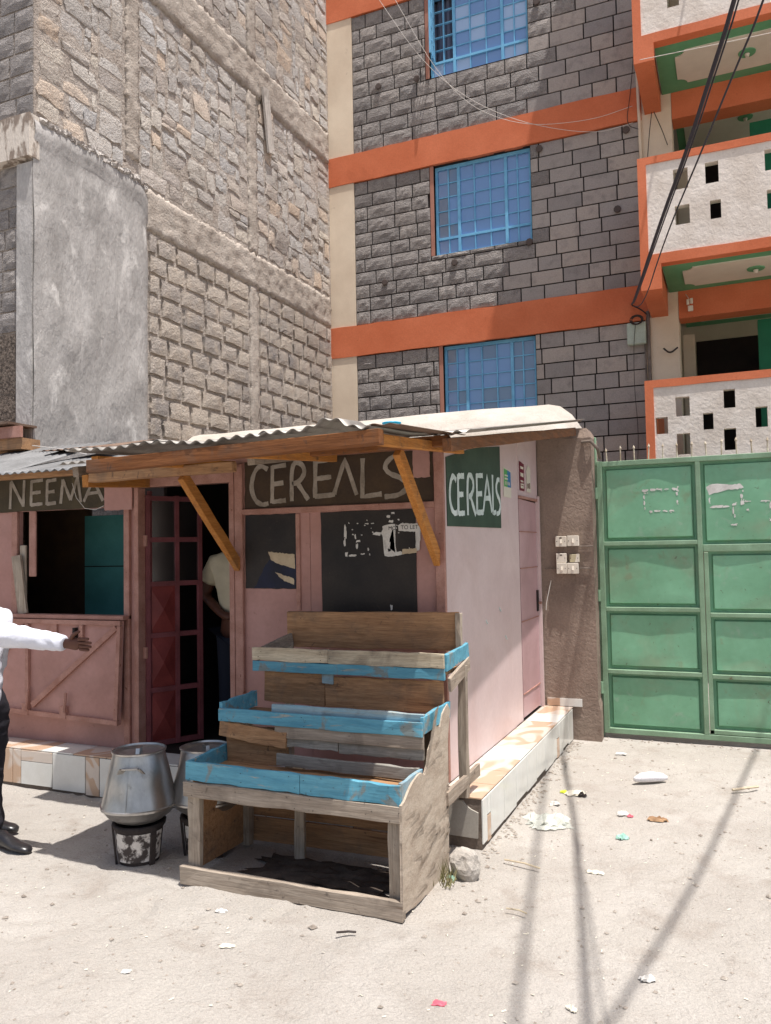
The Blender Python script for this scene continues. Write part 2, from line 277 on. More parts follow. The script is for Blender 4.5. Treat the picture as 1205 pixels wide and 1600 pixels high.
# ---------------------------------------------------------------- ground
def axis(a, b, st, far):
    o = []; x = a
    while x < b + 1e-6: o.append(x); x += st
    d = st
    l = [a]; r = [o[-1]]
    while l[-1] > -far: d *= 1.5; l.append(l[-1] - d)
    d = st
    while r[-1] < far: d *= 1.5; r.append(r[-1] + d)
    return l[:0:-1] + o + r[1:]
xs = axis(-4.8, 1.4, .027, 400); ys = axis(1.6, 7.5, .027, 400)
FOOT = [(U(-4.4, 1.0), U(2.0, 7.0), U(0, 6.28), U(.09, .15), U(.04, .06), U(.006, .014)) for _ in range(150)]
GRID = {}
for f_ in FOOT:
    for i_ in range(-1, 2):
        for j_ in range(-1, 2): GRID.setdefault((int(math.floor(f_[0] / .3)) + i_, int(math.floor(f_[1] / .3)) + j_), []).append(f_)
def gz(x, y):
    h = noise.noise((x * .8, y * .8, 3)) * .02 + noise.noise((x * 2.6, y * 2.6, 9)) * .011 + noise.noise((x * 9, y * 9, 1)) * .005 + noise.noise((x * 24, y * 24, 5)) * .003
    for fx_, fy_, fa, fl, fw, fd in GRID.get((int(math.floor(x / .3)), int(math.floor(y / .3))), ()):
        u = ((x - fx_) * math.cos(fa) + (y - fy_) * math.sin(fa)) / fl; v = (-(x - fx_) * math.sin(fa) + (y - fy_) * math.cos(fa)) / fw; q = u * u + v * v
        if q < 4: h += fd * (-math.exp(-q * 1.6) + .55 * math.exp(-(math.sqrt(q) - 1.25) ** 2 * 9))
    if y > 6.6: h *= max(0, 1 - (y - 6.6) / .8)
    if x < -5 or x > 2: h *= .3
    return h - .012
vs = [(x, y, gz(x, y)) for y in ys for x in xs]; nx = len(xs)
fs = [(j * nx + i, j * nx + i + 1, (j + 1) * nx + i + 1, (j + 1) * nx + i) for j in range(len(ys) - 1) for i in range(nx - 1)]
me = bpy.data.meshes.new('ground'); me.from_pydata(vs, [], fs); me.update()
struct(link('ground', me, ground_m, smooth=True))

# ---------------------------------------------------------------- stone pieces (shared meshes)
def block_mesh(name, mat, nu, nv, amp, edge, jit=0, back=.05):
    b = B(); vs = []; fs = []
    for j in range(nv + 1):
        for i in range(nu + 1):
            u, v = i / nu - .5, j / nv - .5; e = i in (0, nu) or j in (0, nv)
            vs.append((u + (U(-jit, jit) if not e else (U(0, jit) * (-1 if u > 0 else 1) if i in (0, nu) else U(-jit, jit))),
                       -edge if e else -edge - U(.25, 1) * amp,
                       v + (U(-jit, jit) if not e else (U(0, jit) * (-1 if v > 0 else 1) if j in (0, nv) else U(-jit, jit)))))
    W = nu + 1
    for j in range(nv):
        for i in range(nu): fs.append((j * W + i, j * W + i + 1, (j + 1) * W + i + 1, (j + 1) * W + i))
    ring = [i for i in range(W)] + [j * W + nu for j in range(1, nv + 1)] + [nv * W + i for i in range(nu - 1, -1, -1)] + [j * W for j in range(nv - 1, 0, -1)]
    o = len(vs)
    for q in ring: vs.append((vs[q][0], back, vs[q][2]))
    n = len(ring)
    for k in range(n): fs.append((ring[(k + 1) % n], ring[k], o + k, o + (k + 1) % n))
    b.add(vs, fs); me = b.mesh(name); me.materials.append(mat); return me
ROCK = [block_mesh('stone_block', rock_a, 5, 3, .014, .020) for _ in range(8)]
DRESS = [block_mesh('stone_block', rock_b, 3, 2, .003, .018) for _ in range(4)]
COURSE = [block_mesh('stone_block', tblock, 4, 3, .009, .030, .07) for _ in range(8)]
FRONTB = [block_mesh('stone_block', rock_a, 4, 3, .014, .012, .03) for _ in range(5)]
RUB = [block_mesh('rubble_stone', rubble, 4, 3, .008, .005, .16) for _ in range(16)]
LUMP = [block_mesh('plaster_lump', plaster_edge, 4, 3, .035, .004, .2, .06) for _ in range(6)]
def rows(u0, u1, z0, z1, n, wa, wb, off=None):
    hz = (z1 - z0) / n; out = []
    for k in range(n):
        u = u0; first = True
        while u < u1 - .02:
            wd = U(wa, wb) * (U(.4, .8) if first else 1); first = False
            if u1 - (u + wd) < wa * .55: wd = u1 - u
            out.append((u, min(u + wd, u1), z0 + k * hz, z0 + (k + 1) * hz)); u += wd
    return out
def put(meshes, rect, plane, axis_, parent, name, gap=.006, rot=0, grow=1.):
    u0, u1, z0, z1 = rect
    if u1 - u0 < .05: return
    o = bpy.data.objects.new(name, random.choice(meshes)); col.objects.link(o); o.parent = parent
    c = ((u0 + u1) / 2, (z0 + z1) / 2)
    o.scale = ((u1 - u0 - 2 * gap) * grow, 1, (z1 - z0 - 2 * gap) * grow)
    if axis_ == 'Y': o.location = (c[0], plane, c[1]); o.rotation_euler = (0, rot, 0)
    else: o.location = (plane, c[0], c[1]); o.rotation_euler = (rot, 0, math.pi / 2)
    return o

# ---------------------------------------------------------------- apartment building
FY = 11.5
ap = thing('apartment_building', 'tall grey stone apartment building with orange bands, blue windows and balconies', 'building')
bands = [(1.9, 2.3), (4.74, 5.23), (7.55, 8.02), (10.29, 10.78), (13.0, 13.5)]
wins = [(-3.98, -2.56, 3.36, 4.739), (-4.07, -2.565, 6.15, 7.549), (-4.10, -2.55, 8.95, 10.289), (-4.1, -2.55, 11.6, 12.95)]
zones = [(2.3, 4.74), (5.23, 7.55), (8.02, 10.29), (10.78, 13.0)]
XL, XR = -5.86, -1.03
cw = B().box(XL, XR, FY, FY + .3, -.05, 2.3)
for (z0, z1), (a, b_, c, d) in zip(zones, wins):
    cw.box(XL, a, FY, FY + .3, z0, z1); cw.box(b_, XR, FY, FY + .3, z0, z1); cw.box(a, b_, FY, FY + .3, z0, c); cw.box(a, b_, FY, FY + .3, d, z1)
cw.box(XL, XR, FY, FY + .3, 13.0, 15.6)
cw.build('wall', mortar_black, ap)
bx(XL, 3.2, FY + 2.2, FY + 6, -.05, 15.6).build('rear_wall', cream, ap)
bx(XL, XL + .2, FY + .3, FY + 2.2, -.05, 15.6).build('end_wall', cream, ap)
for (z0, z1) in bands:
    n = 22; b = B(); pts = []
    for i in range(n + 1): pts.append((XL - .02 + (XR + .06 - XL) * i / n, z0 + U(-.006, .006)))
    for i in range(n, -1, -1): pts.append((XL - .02 + (XR + .06 - XL) * i / n, z1 + U(-.006, .006)))
    b.prism(pts, 'Y', FY - .05, FY + .02).build('band', orange, ap)
pz = [-.05] + [q for zz in bands for q in zz] + [15.6]
for i in range(0, len(pz) - 1, 2): bx(XL, -5.42, FY - .035, FY + .02, pz[i], pz[i + 1]).build('pilaster', cream, ap)
nrow = [11, 11, 10, 10]
for (z0, z1), wn, nr, lev in zip(zones, wins, nrow, range(4)):
    if lev == 3: continue
    for r in rows(-5.42, XR, z0 + .004, z1 - .004, nr, .27, .50):
        u0, u1, a, b_ = r
        if lev == 0 and b_ < (3.45 if u1 < -1.9 else 2.35): continue
        if lev == 2 and a > 10.45: continue
        segs = [(u0, u1)]
        if b_ > wn[2] + .03 and a < wn[3]:
            segs = []
            if u0 < wn[0] - .06: segs.append((u0, min(u1, wn[0] - .06)))
            if u1 > wn[1]: segs.append((max(u0, wn[1]), u1))
            if a < wn[2] - .03 and min(u1, wn[1]) - max(u0, wn[0] - .06) > .05: put(ROCK, (max(u0, wn[0] - .06), min(u1, wn[1]), a, wn[2]), FY, 'Y', ap, 'stone_block', gap=.0095)
        for s0, s1 in segs:
            smooth = (s0 + s1) / 2 > -2.35 + U(-.5, .35) - (7.5 - a) * .18 or (a < 5 and s0 > -2.6)
            put(DRESS if smooth else ROCK, (s0, s1, a, b_), FY, 'Y', ap, 'stone_block', gap=.0095)
for hx, hz_ in ((-4.9, 5.85), (-3.75, 5.98), (-2.6, 6.1), (-1.35, 6.35), (-4.95, 9.02), (-4.3, 8.98), (-2.4, 9.65), (-1.35, 10.05), (-1.2, 7.45), (-2.42, 7.45)):
    B().lathe([(.05, 0), (.052, .02), (.04, .025)], (0, 0, 0), 9).build('putlog_patch', hole_m, ap).matrix_local = Matrix.Translation((hx, FY - .035, hz_)) @ Matrix.Rotation(math.pi / 2, 4, 'X')
def window(rect, opened=False):
    x0, x1, z0, z1 = rect; y = FY + .10
    f = B(); f.box(x0, x1, y - .03, y + .03, z1 - .05, z1); f.box(x0, x1, y - .03, y + .03, z0, z0 + .035)
    f.box(x0, x0 + .04, y - .03, y + .03, z0 + .035, z1 - .05); f.box(x1 - .04, x1, y - .03, y + .03, z0 + .035, z1 - .05)
    wo_ = f.build('window', win_f, ap)
    W = x1 - x0; mA, mB = x0 + W * .25, x0 + W * .74
    zt = z0 + (z1 - z0) * .19
    cols = [x0 + .04, (x0 + .04 + mA) / 2, mA, mA + (mB - mA) / 3, mA + (mB - mA) * 2 / 3, mB, (mB + x1 - .04) / 2, x1 - .04]
    rws = [z0 + .035, zt] + [zt + (z1 - .05 - zt) * i / 5 for i in range(1, 6)]
    for c in (mA, mB): bx(c - .022, c + .022, y - .035, y + .035, z0 + .035, z1 - .05).build('mullion', win_f, wo_)
    bx(x0 + .04, x1 - .04, y - .034, y + .028, zt - .018, zt + .018).build('transom', win_f, wo_)
    for i, c in enumerate(cols[1:-1]):
        if i in (1, 4): continue
        bx(c - .009, c + .009, y - .026, y + .02, z0 + .035, z1 - .05).build('glazing_bar', win_f, wo_)
    for c in rws[2:-1]:
        bx(x0 + .04, x1 - .04, y - .022, y + .016, c - .007, c + .007).build('glazing_bar', win_f, wo_)
    for i in range(7):
        for j in range(6):
            if opened and i < 2 and j > 0: continue
            g = pane_c if i < 2 and R() < .75 and j > 0 else (pane_b if R() < (.32 if opened else .01) else pane_a)
            if rect[3] < 5: g = random.choice([pane_c, pane_a, pane_a])
            p = bx(cols[i] + .004, cols[i + 1] - .004, y - .004, y + .002, rws[j] + .004, rws[j + 1] - .004).build('pane', g, wo_)
    if opened:
        sh = B()
        for q in range(5): sh.beam((x0 + .06, y - .04, z0 + .3 + q * .22), (x0 + .1, y - .33, z0 + .28 + q * .22), .012, .012)
        for q in (0, .5, 1): sh.beam((x0 + .06 + .04 * q, y - .04 - .29 * q, z0 + .26), (x0 + .06 + .04 * q, y - .04 - .29 * q, z1 - .06), .03, .02, (0, 1, 0))
        sh.build('open_casement', win_f, wo_)
    b = B(); pts = []
    for i in range(41): pts.append((x0 + (x1 - x0) * i / 40, y + .12 + .03 * math.sin(i * 1.7)))
    vs = [(p[0], p[1], z) for p in pts for z in (z0, z1)]
    b.add(vs, [(2 * i, 2 * i + 2, 2 * i + 3, 2 * i + 1) for i in range(40)]).build('curtain', curtain_m, wo_)
    bx(x0 - .06, x0, FY - .012, FY + .12, z0, z1).build('reveal', win_o, wo_)
    return wo_
window(wins[0]); window(wins[1]); window(wins[2], True); window(wins[3])
# balcony bay
PX = -0.60
bx(-1.03, PX, FY - .02, FY + .35, -.05, 15.6).build('pier', cream, ap)
BY, BX0, BX1 = 10.2, -.95, 2.6
def balcony(zc, zs, zt, holes, top=True):
    # zc corbel underside, zs soffit, zt parapet top
    o = bx(BX0 + .24, BX1, BY + .12, FY - .02, zs + .01, zs + .14).build('balcony', soffit_green, ap)
    xs_ = [BX0 + .1, BX1]; zb, ztop = zs + .12, zt - .09
    for h in holes: xs_ += [h[0], h[1]]
    xs_ = sorted(set(xs_)); zs_ = sorted(set([zb, ztop] + [q for h in holes for q in h[2:]])); b = B()
    for i in range(len(xs_) - 1):
        run = None
        for j in range(len(zs_) - 1):
            cx_, cz_ = (xs_[i] + xs_[i + 1]) / 2, (zs_[j] + zs_[j + 1]) / 2
            if any(h[0] < cx_ < h[1] and h[2] < cz_ < h[3] for h in holes):
                if run is not None: b.box(xs_[i], xs_[i + 1], BY, BY + .11, run, zs_[j]); run = None
            elif run is None: run = zs_[j]
        if run is not None: b.box(xs_[i], xs_[i + 1], BY, BY + .11, run, ztop)
    bm = bmesh.new(); me = b.mesh('parapet'); bm.from_mesh(me); bmesh.ops.remove_doubles(bm, verts=bm.verts, dist=1e-4)
    bm.to_mesh(me); bm.free(); link('parapet', me, white_pl, o)
    t = B(); n = 16
    pts = [(BX0, zc), (BX0 + .24, zc), (BX0 + .24, zs), (BX1, zs)] + [(BX1, zb)] + [(BX1 - (BX1 - BX0 - .1) * i / n, zb + U(-.005, .005)) for i in range(1, n + 1)] + \
          [(BX0 + .1, ztop)] + [(BX0 + .1 + (BX1 - BX0 - .1) * i / n, ztop + U(-.004, .004)) for i in range(1, n + 1)] + [(BX1, zt), (BX0, zt)]
    t.prism(pts, 'Y', BY - .014, BY + .125).build('border', orange, o)
    bx(BX0 + .003, BX0 + .22, BY + .125, FY, zc + .004, zs + .1).build('corbel', orange, o)
    bx(BX0 + .005, BX0 + .12, BY + .125, FY - .03, zs + .1, zt - .004).build('side_parapet', orange, o)
    bx(PX + .004, BX1, FY - .02, FY + .28, zs - .36, zs + .13).build('back_beam', orange, o)
    # cream field with notched corners under the slab and under the corridor ceiling
    for y0, y1, dz in ((BY + .32, FY - .22, 0), (FY + .5, FY + 1.9, .06)):
        x0, x1 = BX0 + .46, BX1 - .3; q = .12
        def arc(cx, cy, a0, a1): return [(cx + q * math.cos(a0 + (a1 - a0) * i / 4), cy + q * math.sin(a0 + (a1 - a0) * i / 4)) for i in range(5)]
        h = math.pi / 2
        P_ = arc(x0, y0, h, 0) + arc(x1, y0, 2 * h, h) + arc(x1, y1, 3 * h, 2 * h) + arc(x0, y1, 4 * h, 3 * h)
        B().prism(P_, 'Z', zs + dz - .004, zs + dz + .012).build('soffit_field', soffit_cream, o)
        B().lathe([(.10, -.012), (.105, 0)], (.35, (y0 + y1) / 2, zs + dz - .004), 20).build('ceiling_rose', soffit_green, o)
        B().lathe([(.02, -.05), (.03, -.01)], (.35, (y0 + y1) / 2, zs + dz - .015), 10).build('lamp_holder', soffit_cream, o)
    bx(PX, BX1, FY + .28, FY + 2.2, zs + .07, zs + .2).build('corridor_ceiling', soffit_green, o)
    return o
h0 = [(-.539, -.373, 5.945, 6.196), (-.178, -.031, 5.95, 6.205), (-.532, -.366, 5.511, 5.745), (-.137, -.018, 5.513, 5.736), (.467, .606, 5.975, 6.223), (.476, .602, 5.521, 5.745), (.9, 1.04, 5.97, 6.2), (.9, 1.04, 5.52, 5.75)]
h_1 = [(-.603, -.445, 3.188, 3.419), (-.07, .054, 3.243, 3.461), (-.836, -.697, 2.991, 3.193), (-.302, -.19, 3.006, 3.203), (.263, .389, 2.991, 3.228), (-.603, -.453, 2.728, 2.98), (-.08, .05, 2.747, 3.002), (.6, .74, 3.2, 3.42), (.6, .74, 2.73, 2.98)]
h1 = [(-.538, -.40, 8.22, 8.47), (-.178, -.04, 8.22, 8.47), (.3, .44, 8.22, 8.47), (-.5, -.36, 8.7, 8.92), (.3, .44, 8.7, 8.92)]
balcony(1.95, 2.3, 3.65, h_1); balcony(4.76, 5.07, 6.41, h0); balcony(7.61, 7.83, 9.2, h1)
balcony(10.3, 10.55, 11.9, [(-.5, -.36, 11.2, 11.4)]); balcony(12.98, 13.25, 14.6, [(-.5, -.36, 13.9, 14.1)])
for z0, z1 in ((2.45, 4.7), (5.2, 7.45), (7.95, 10.15)):
    bx(PX, PX + .16, FY + .9, FY + 1.0, z0, z1).build('door_jamb', cream, ap)
    bx(.38, BX1, FY + .5, FY + .6, z0, z1).build('corridor_wall', corridor_green, ap)
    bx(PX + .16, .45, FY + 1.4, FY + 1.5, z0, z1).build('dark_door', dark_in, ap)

# ---------------------------------------------------------------- stone tower on the left
TX, TY = -5.86, 5.45
tw = thing('unfinished_stone_building', 'tall unfinished building of rough rubble stone with grey plastered corner', 'building')
bx(-10.5, TX - .001, TY, FY + 1.5, -.05, 12.5).build('wall', mortar_sand, tw)
def rough_strip(name, mat, x, y0, y1, z0, z1, ny, nz, amp, thick):
    b = B(); vs = []
    for j in range(nz + 1):
        for i in range(ny + 1):
            e = i in (0, ny) or j in (0, nz)
            yy = y0 + (y1 - y0) * i / ny; zz = z0 + (z1 - z0) * j / nz
            if e: yy += U(-1.2, 1.2) * amp; zz += U(-1.2, 1.2) * amp
            vs.append((x + thick + (noise.noise((yy * 9, zz * 9, 3)) + .6 * noise.noise((yy * 31, zz * 31, 8))) * amp - (U(.2, 1) * thick * .8 if e else 0), yy, zz))
    W = ny + 1; fs = [(j * W + i, j * W + i + 1, (j + 1) * W + i + 1, (j + 1) * W + i) for j in range(nz) for i in range(ny)]
    ring = list(range(W)) + [j * W + ny for j in range(1, nz + 1)] + [nz * W + i for i in range(ny - 1, -1, -1)] + [j * W for j in range(nz - 1, 0, -1)]
    o = len(vs); vs += [(x - .02, vs[q][1], vs[q][2]) for q in ring]; n = len(ring)
    fs += [(ring[(k + 1) % n], ring[k], o + k, o + (k + 1) % n) for k in range(n)]
    return B().add(vs, fs).build(name, mat, tw, smooth=True)
rough_strip('ring_beam', concrete_sand, TX, 7.0, 11.42, 5.24, 5.70, 130, 12, .018, .034)
rough_strip('ring_beam', concrete_sand, TX, TY + .1, 11.42, 7.92, 8.42, 150, 12, .018, .034)
rough_strip('ring_beam', concrete_sand, TX, TY + .1, 11.42, 10.7, 11.2, 40, 3, .03, .03)
for y, z0, z1 in ((6.68, 5.95, 7.92), (6.68, 8.42, 10.7), (9.06, 5.70, 7.92), (9.06, 2.4, 5.24), (9.06, 8.42, 10.7)):
    rough_strip('column', concrete_sand, TX, y, y + .2, z0, z1, 6, 60, .014, .03)
def rub_fill(y0, y1, z0, z1, n):
    cu = .095; nu = max(1, round((y1 - y0) / cu)); cu = (y1 - y0) / nu; nv = round((z1 - z0) / .1); cv = (z1 - z0) / nv; full = set()
    for v in range(nv):
        for u in range(nu):
            if (u, v) in full: continue
            h = min(random.choice((1, 2, 2, 2, 3)), nv - v); wmax = 1
            while wmax < 5 and u + wmax < nu and (u + wmax, v) not in full: wmax += 1
            wd = min(wmax, random.choice((2, 3, 3, 4, 5)))
            if u + wd == nu - 1: wd = min(wmax, wd + 1)
            for a in range(wd):
                for b_ in range(h): full.add((u + a, v + b_))
            j = lambda: U(-.02, .02)
            put(RUB, (y0 + u * cu + j(), y0 + (u + wd) * cu + j(), z0 + v * cv + j(), z0 + (v + h) * cv + j()), TX + U(-.008, .01), 'X', tw, 'rubble_stone', gap=.003, rot=U(-.09, .09), grow=U(.97, 1.06))
rub_fill(TY + .03, 6.66, 5.78, 7.92, 9); rub_fill(6.90, 9.04, 5.74, 7.9, 9); rub_fill(9.28, 11.42, 5.74, 7.9, 9)
rub_fill(7.3, 9.04, 8.44, 9.6, 5); rub_fill(9.28, 11.42, 8.44, 10.62, 9)
rs_ = sorted([o for o in tw.children if o.name.startswith('rubble_stone')], key=lambda o: -o.scale.x * o.scale.z / (o.location - Vector((0, 0, 1.65))).length_squared)
jb = B()
for o in rs_[298:]:   # the smallest few become one joined part
    mt_ = Matrix.LocRotScale(o.location, o.rotation_euler, o.scale)
    jb.add([mt_ @ v.co for v in o.data.vertices], [tuple(p.vertices) for p in o.data.polygons]); bpy.data.objects.remove(o)
jb.build('small_rubble_stones', rubble, tw)['kind'] = 'stuff'
for r in rows(7.02, 9.04, 2.72, 5.22, 11, .30, .46) + rows(9.28, 11.42, 2.72, 5.22, 11, .28, .44):
    if r[3] < 2.95: continue
    put(COURSE, r, TX + U(-.012, .006), 'X', tw, 'stone_block', gap=.015 + U(-.004, .004), rot=U(-.012, .012))
# plaster coat on the side of the corner, top edge curving down
pts = [(TY - .045, 2.2), (7.02, 2.2), (7.03, 5.30), (6.98, 5.55), (6.8, 5.66), (6.3, 5.72), (5.9, 5.72), (TY - .045, 5.74)]
b = B(); ny, nz = 26, 44; vs = []
for j in range(nz + 1):
    for i in range(ny + 1):
        yy = TY - .045 + (7.02 - TY + .045) * i / ny; top = 5.74 - .05 * noise.noise((yy * 3, 0, 0)) - .30 * max(0, (yy - 6.2) / .82) ** 10
        zz = 2.2 + (top - 2.2) * j / nz; edge = i in (0,) or j == nz
        vs.append((TX + .05 + noise.noise((yy * 2, zz * 2, 0)) * .022 + noise.noise((yy * 7, zz * 7, 4)) * .008 + (.02 if j >= nz - 2 else 0) - (.03 if j == nz else 0) - (.045 if i == ny else 0), yy, zz))
W = ny + 1; fs = [(j * W + i, j * W + i + 1, (j + 1) * W + i + 1, (j + 1) * W + i) for j in range(nz) for i in range(ny)]
b.add(vs, fs).build('plaster_coat', plaster_grey, tw, smooth=True)
for k_ in range(34):
    yy = TY + .02 + 1.46 * k_ / 34 + U(-.01, .01); zz = 5.72 - .22 * max(0, (yy - 6.2) / .82) ** 10 + U(-.03, .02)
    put(RUB, (yy, yy + U(.06, .12), zz - U(.03, .05), zz + U(.02, .05)), TX + .055, 'X', tw, 'plaster_lump', gap=0, rot=U(-.4, .4)).data = LUMP[k_ % len(LUMP)]
bx(TX - .16, TX + .03, TY - .05, TY - .002, 2.2, 5.3).build('plaster_return', plaster_grey, tw)
# front face: white-flaked ledge, coursed blocks, pebble-dash base
b = B(); n = 18
pts = [(-10.5 + (TX + .05 + 10.5) * i / n, 5.34 + U(-.008, .008)) for i in range(n + 1)] + [(TX + .05 - (TX + .05 + 10.5) * i / n, 5.74 + U(-.012, .012)) for i in range(n + 1)]
b.prism(pts, 'Y', TY - .10, TY + .02).build('ledge', white_flaked, tw)
bx(-10.5, TX - .16, TY - .03, TY + .01, .0, 3.72).build('pebbledash_base', roughcast, tw)
for r in rows(-7.4, TX - .16, 3.74, 5.32, 8, .24, .42): put(FRONTB, r, TY, 'Y', tw, 'stone_block', gap=.006)
for r in rows(-7.4, TX, 5.76, 8.3, 12, .26, .44): put(FRONTB, r, TY, 'Y', tw, 'stone_block', gap=.006)
pk = B().beam((TX + .07, 9.41, 8.11), (TX + .06, 9.57, 7.25), .15, .035, (1, 0, 0), 6, .003).build('hanging_plank', plank_m)
tag(pk, 'bleached grey plank hanging upright on the rubble stone wall', 'plank')
# neighbouring eave at the frame's left edge
ev = thing('neighbour_eave', 'short eave with pale fascia board below the pebble-dashed wall', 'eave', (-6.2, 5.2, 2.6))
bx(-7.6, -5.70, 5.16, 5.19, 2.70, 2.80).build('fascia', pink_wood, ev); bx(-7.6, -5.72, 5.19, 5.40, 2.60, 2.70).build('rafter', brown_wood_x, ev)
B().prism([(-7.6, 2.815), (-5.78, 2.815), (-5.78, 2.835), (-7.6, 2.835)], 'Y', 5.10, 5.42).build('roof_edge', tin_brown, ev)

# ---------------------------------------------------------------- whitewashed wall behind the kiosk
b = B(); nx_ = 40; pr_ = [(7.22, 1.5), (7.22, 2.58), (7.34, 2.74), (7.55, 2.90), (7.78, 3.03), (7.92, 3.07), (8.02, 3.04), (8.06, 1.5)]; vs = []
for i in range(nx_ + 1):
    x = -5.83 + 4.52 * i / nx_; e = max(0, (x + 1.66) / .35); dz = -.30 * e ** 2.2
    for k_, (yy, zz) in enumerate(pr_): vs.append((x, yy, zz if zz < 2 else max(2.4, zz + (dz if zz > 2.6 else dz * .2) + noise.noise((x * 1.5, yy * 2, 0)) * .02)))
n = len(pr_); fs = [(i * n + k_, i * n + (k_ + 1) % n, (i + 1) * n + (k_ + 1) % n, (i + 1) * n + k_) for i in range(nx_) for k_ in range(n)] + [tuple(range(n)), tuple(nx_ * n + k_ for k_ in range(n))]
ww = b.add(vs, fs).build('whitewashed_wall', whitewash, smooth=True); ww.modifiers.new('e', 'EDGE_SPLIT').split_angle = .9
tag(ww, 'low whitewashed cement wall with rounded end behind the kiosk roof', 'wall')

# ---------------------------------------------------------------- tiled step
st = thing('tiled_step', 'low L-shaped step faced with white and tan tiles around the kiosk', 'step')
SF, SS, SZ = 4.36, -1.345, .262
bx(-6.2, SS, SF, 4.64, -.03, SZ).build('core', cement, st); bx(-1.64, SS, 4.64, 7.1, -.03, SZ - .001).build('core', cement, st)
def tile(rect, ax, plane, mat, tilt=0):
    u0, u1, v0, v1 = rect; g = .0035; b = B()
    if ax == 'F': b.box(u0 + g, u1 - g, plane - .009, plane, v0, v1 - g)
    if ax == 'S': b.box(plane, plane + .009, u0 + g, u1 - g, v0 + g, v1 - g)
    if ax == 'T': b.box(u0 + g, u1 - g, v0 + g, v1 - g, plane, plane + .009)
    return b.build('tile', mat, st, bevel=.0015)
for x0, x1, z0, z1, mt in ((-5.6, -5.3, .02, SZ, tile_w), (-5.3, -5.0, .02, SZ, tile_w), (-5.0, -4.87, .02, SZ, tile_b), (-4.87, -4.79, .02, SZ, tile_b), (-4.79, -4.49, .02, .185, tile_w), (-4.79, -4.49, .185, SZ, tile_b), (-4.49, -4.185, .01, SZ, tile_w),
                           (-4.185, -4.06, .0, SZ, tile_b), (-4.06, -3.93, .0, SZ, tile_w), (-3.93, -3.63, 0, SZ, tile_b), (-3.63, -3.33, 0, SZ, tile_w), (-3.33, -3.03, 0, SZ, tile_w), (-3.03, -2.73, 0, SZ, tile_b), (-2.73, -2.43, 0, SZ, tile_w),
                           (-2.43, -2.13, 0, SZ, tile_w), (-2.13, -1.83, 0, SZ, tile_b), (-1.83, -1.6, 0, SZ, tile_w)):
    tile((x0, x1, z0, z1), 'F', SF, mt)
# broken end tile
B().prism([(-1.595, .055), (-1.365, .05), (-1.36, .19), (-1.40, .205), (-1.43, .225), (-1.45, .25), (-1.575, .26)], 'Y', SF - .012, SF).build('tile', tile_g, st)
y = SF
for wd, mt in ((.09, tile_w), (.07, tile_b), (.29, tile_w), (.29, tile_w), (.29, tile_w), (.28, tile_w), (.29, tile_w), (.28, tile_w), (.13, tile_w), (.1, tile_b), (.14, tile_w), (.24, tile_w), (.2, tile_w)):
    z0 = .0 + U(0, .03)
    if mt is tile_b:
        tile((y, y + wd, z0, .15), 'S', SS, mt); tile((y, y + wd, .15, SZ), 'S', SS, tile_w)
    else: tile((y, y + wd, z0, SZ), 'S', SS, mt)
    y += wd
y = 4.63; k = 0
while y < 7.08:
    d = min(.3, 7.09 - y); tile((-1.6, SS + .008, y, y + d), 'T', SZ, [tile_b, tile_b, tile_w, tile_b][k % 4]); y += d; k += 1
x = -5.8; k = 0
while x < -1.62:
    d = min(.3, -1.6 - x); tile((x, x + d, SF - .008, 4.6), 'T', SZ, [tile_b, tile_w, tile_b][k % 3]); x += d; k += 1
tile((-1.6, SS + .008, SF - .008, 4.63), 'T', SZ, tile_b)
for q0, q1, mt in ((-1.56, -1.45, tile_b), (-1.45, -1.26, tile_w)): bx(q0, q1, 7.085, 7.098, .275, .34).build('tile', mt, st)

# ---------------------------------------------------------------- kiosk
ks = thing('kiosk', 'pink timber and sheet-metal kiosk with hand-painted signs and awning', 'kiosk', (-3.5, 4.6, .27))
KY, KX = 4.6, -1.6
def sheet(x0, x1, z0, z1, mat=pink): return bx(x0, x1, KY, KY + .03, z0, z1).build('wall_sheet', mat, ks)
sheet(-6.0, -5.08, .27, 2.25); sheet(-5.08, -4.04, .27, 1.20); sheet(-4.04, -3.945, .27, 2.2); sheet(-3.945, -3.105, 2.13, 2.3)
sheet(-3.105, -2.53, .27, 2.3); sheet(-2.527, -1.645, .27, 2.3)
sheet(-5.08, -4.04, 2.0, 2.25)
# side wall sheets with sloping top
def topz(y): return 2.20 + (y - 4.0) * .155
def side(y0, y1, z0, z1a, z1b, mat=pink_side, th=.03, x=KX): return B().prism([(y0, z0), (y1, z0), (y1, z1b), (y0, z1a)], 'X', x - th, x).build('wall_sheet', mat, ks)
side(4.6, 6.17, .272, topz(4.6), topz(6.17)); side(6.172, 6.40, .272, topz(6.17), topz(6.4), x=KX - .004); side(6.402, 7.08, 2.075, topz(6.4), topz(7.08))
# interior
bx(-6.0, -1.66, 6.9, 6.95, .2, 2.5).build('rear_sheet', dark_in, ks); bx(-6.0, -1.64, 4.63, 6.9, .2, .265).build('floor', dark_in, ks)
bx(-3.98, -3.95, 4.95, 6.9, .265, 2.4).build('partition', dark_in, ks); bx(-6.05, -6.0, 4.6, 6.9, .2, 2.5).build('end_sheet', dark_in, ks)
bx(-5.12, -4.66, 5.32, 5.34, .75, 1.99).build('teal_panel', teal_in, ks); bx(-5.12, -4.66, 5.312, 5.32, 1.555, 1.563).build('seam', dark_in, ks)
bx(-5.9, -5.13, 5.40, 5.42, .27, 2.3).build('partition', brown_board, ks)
bx(-1.645, -1.633, 4.64, 6.9, .27, 2.2).build('lining', dark_in, ks)
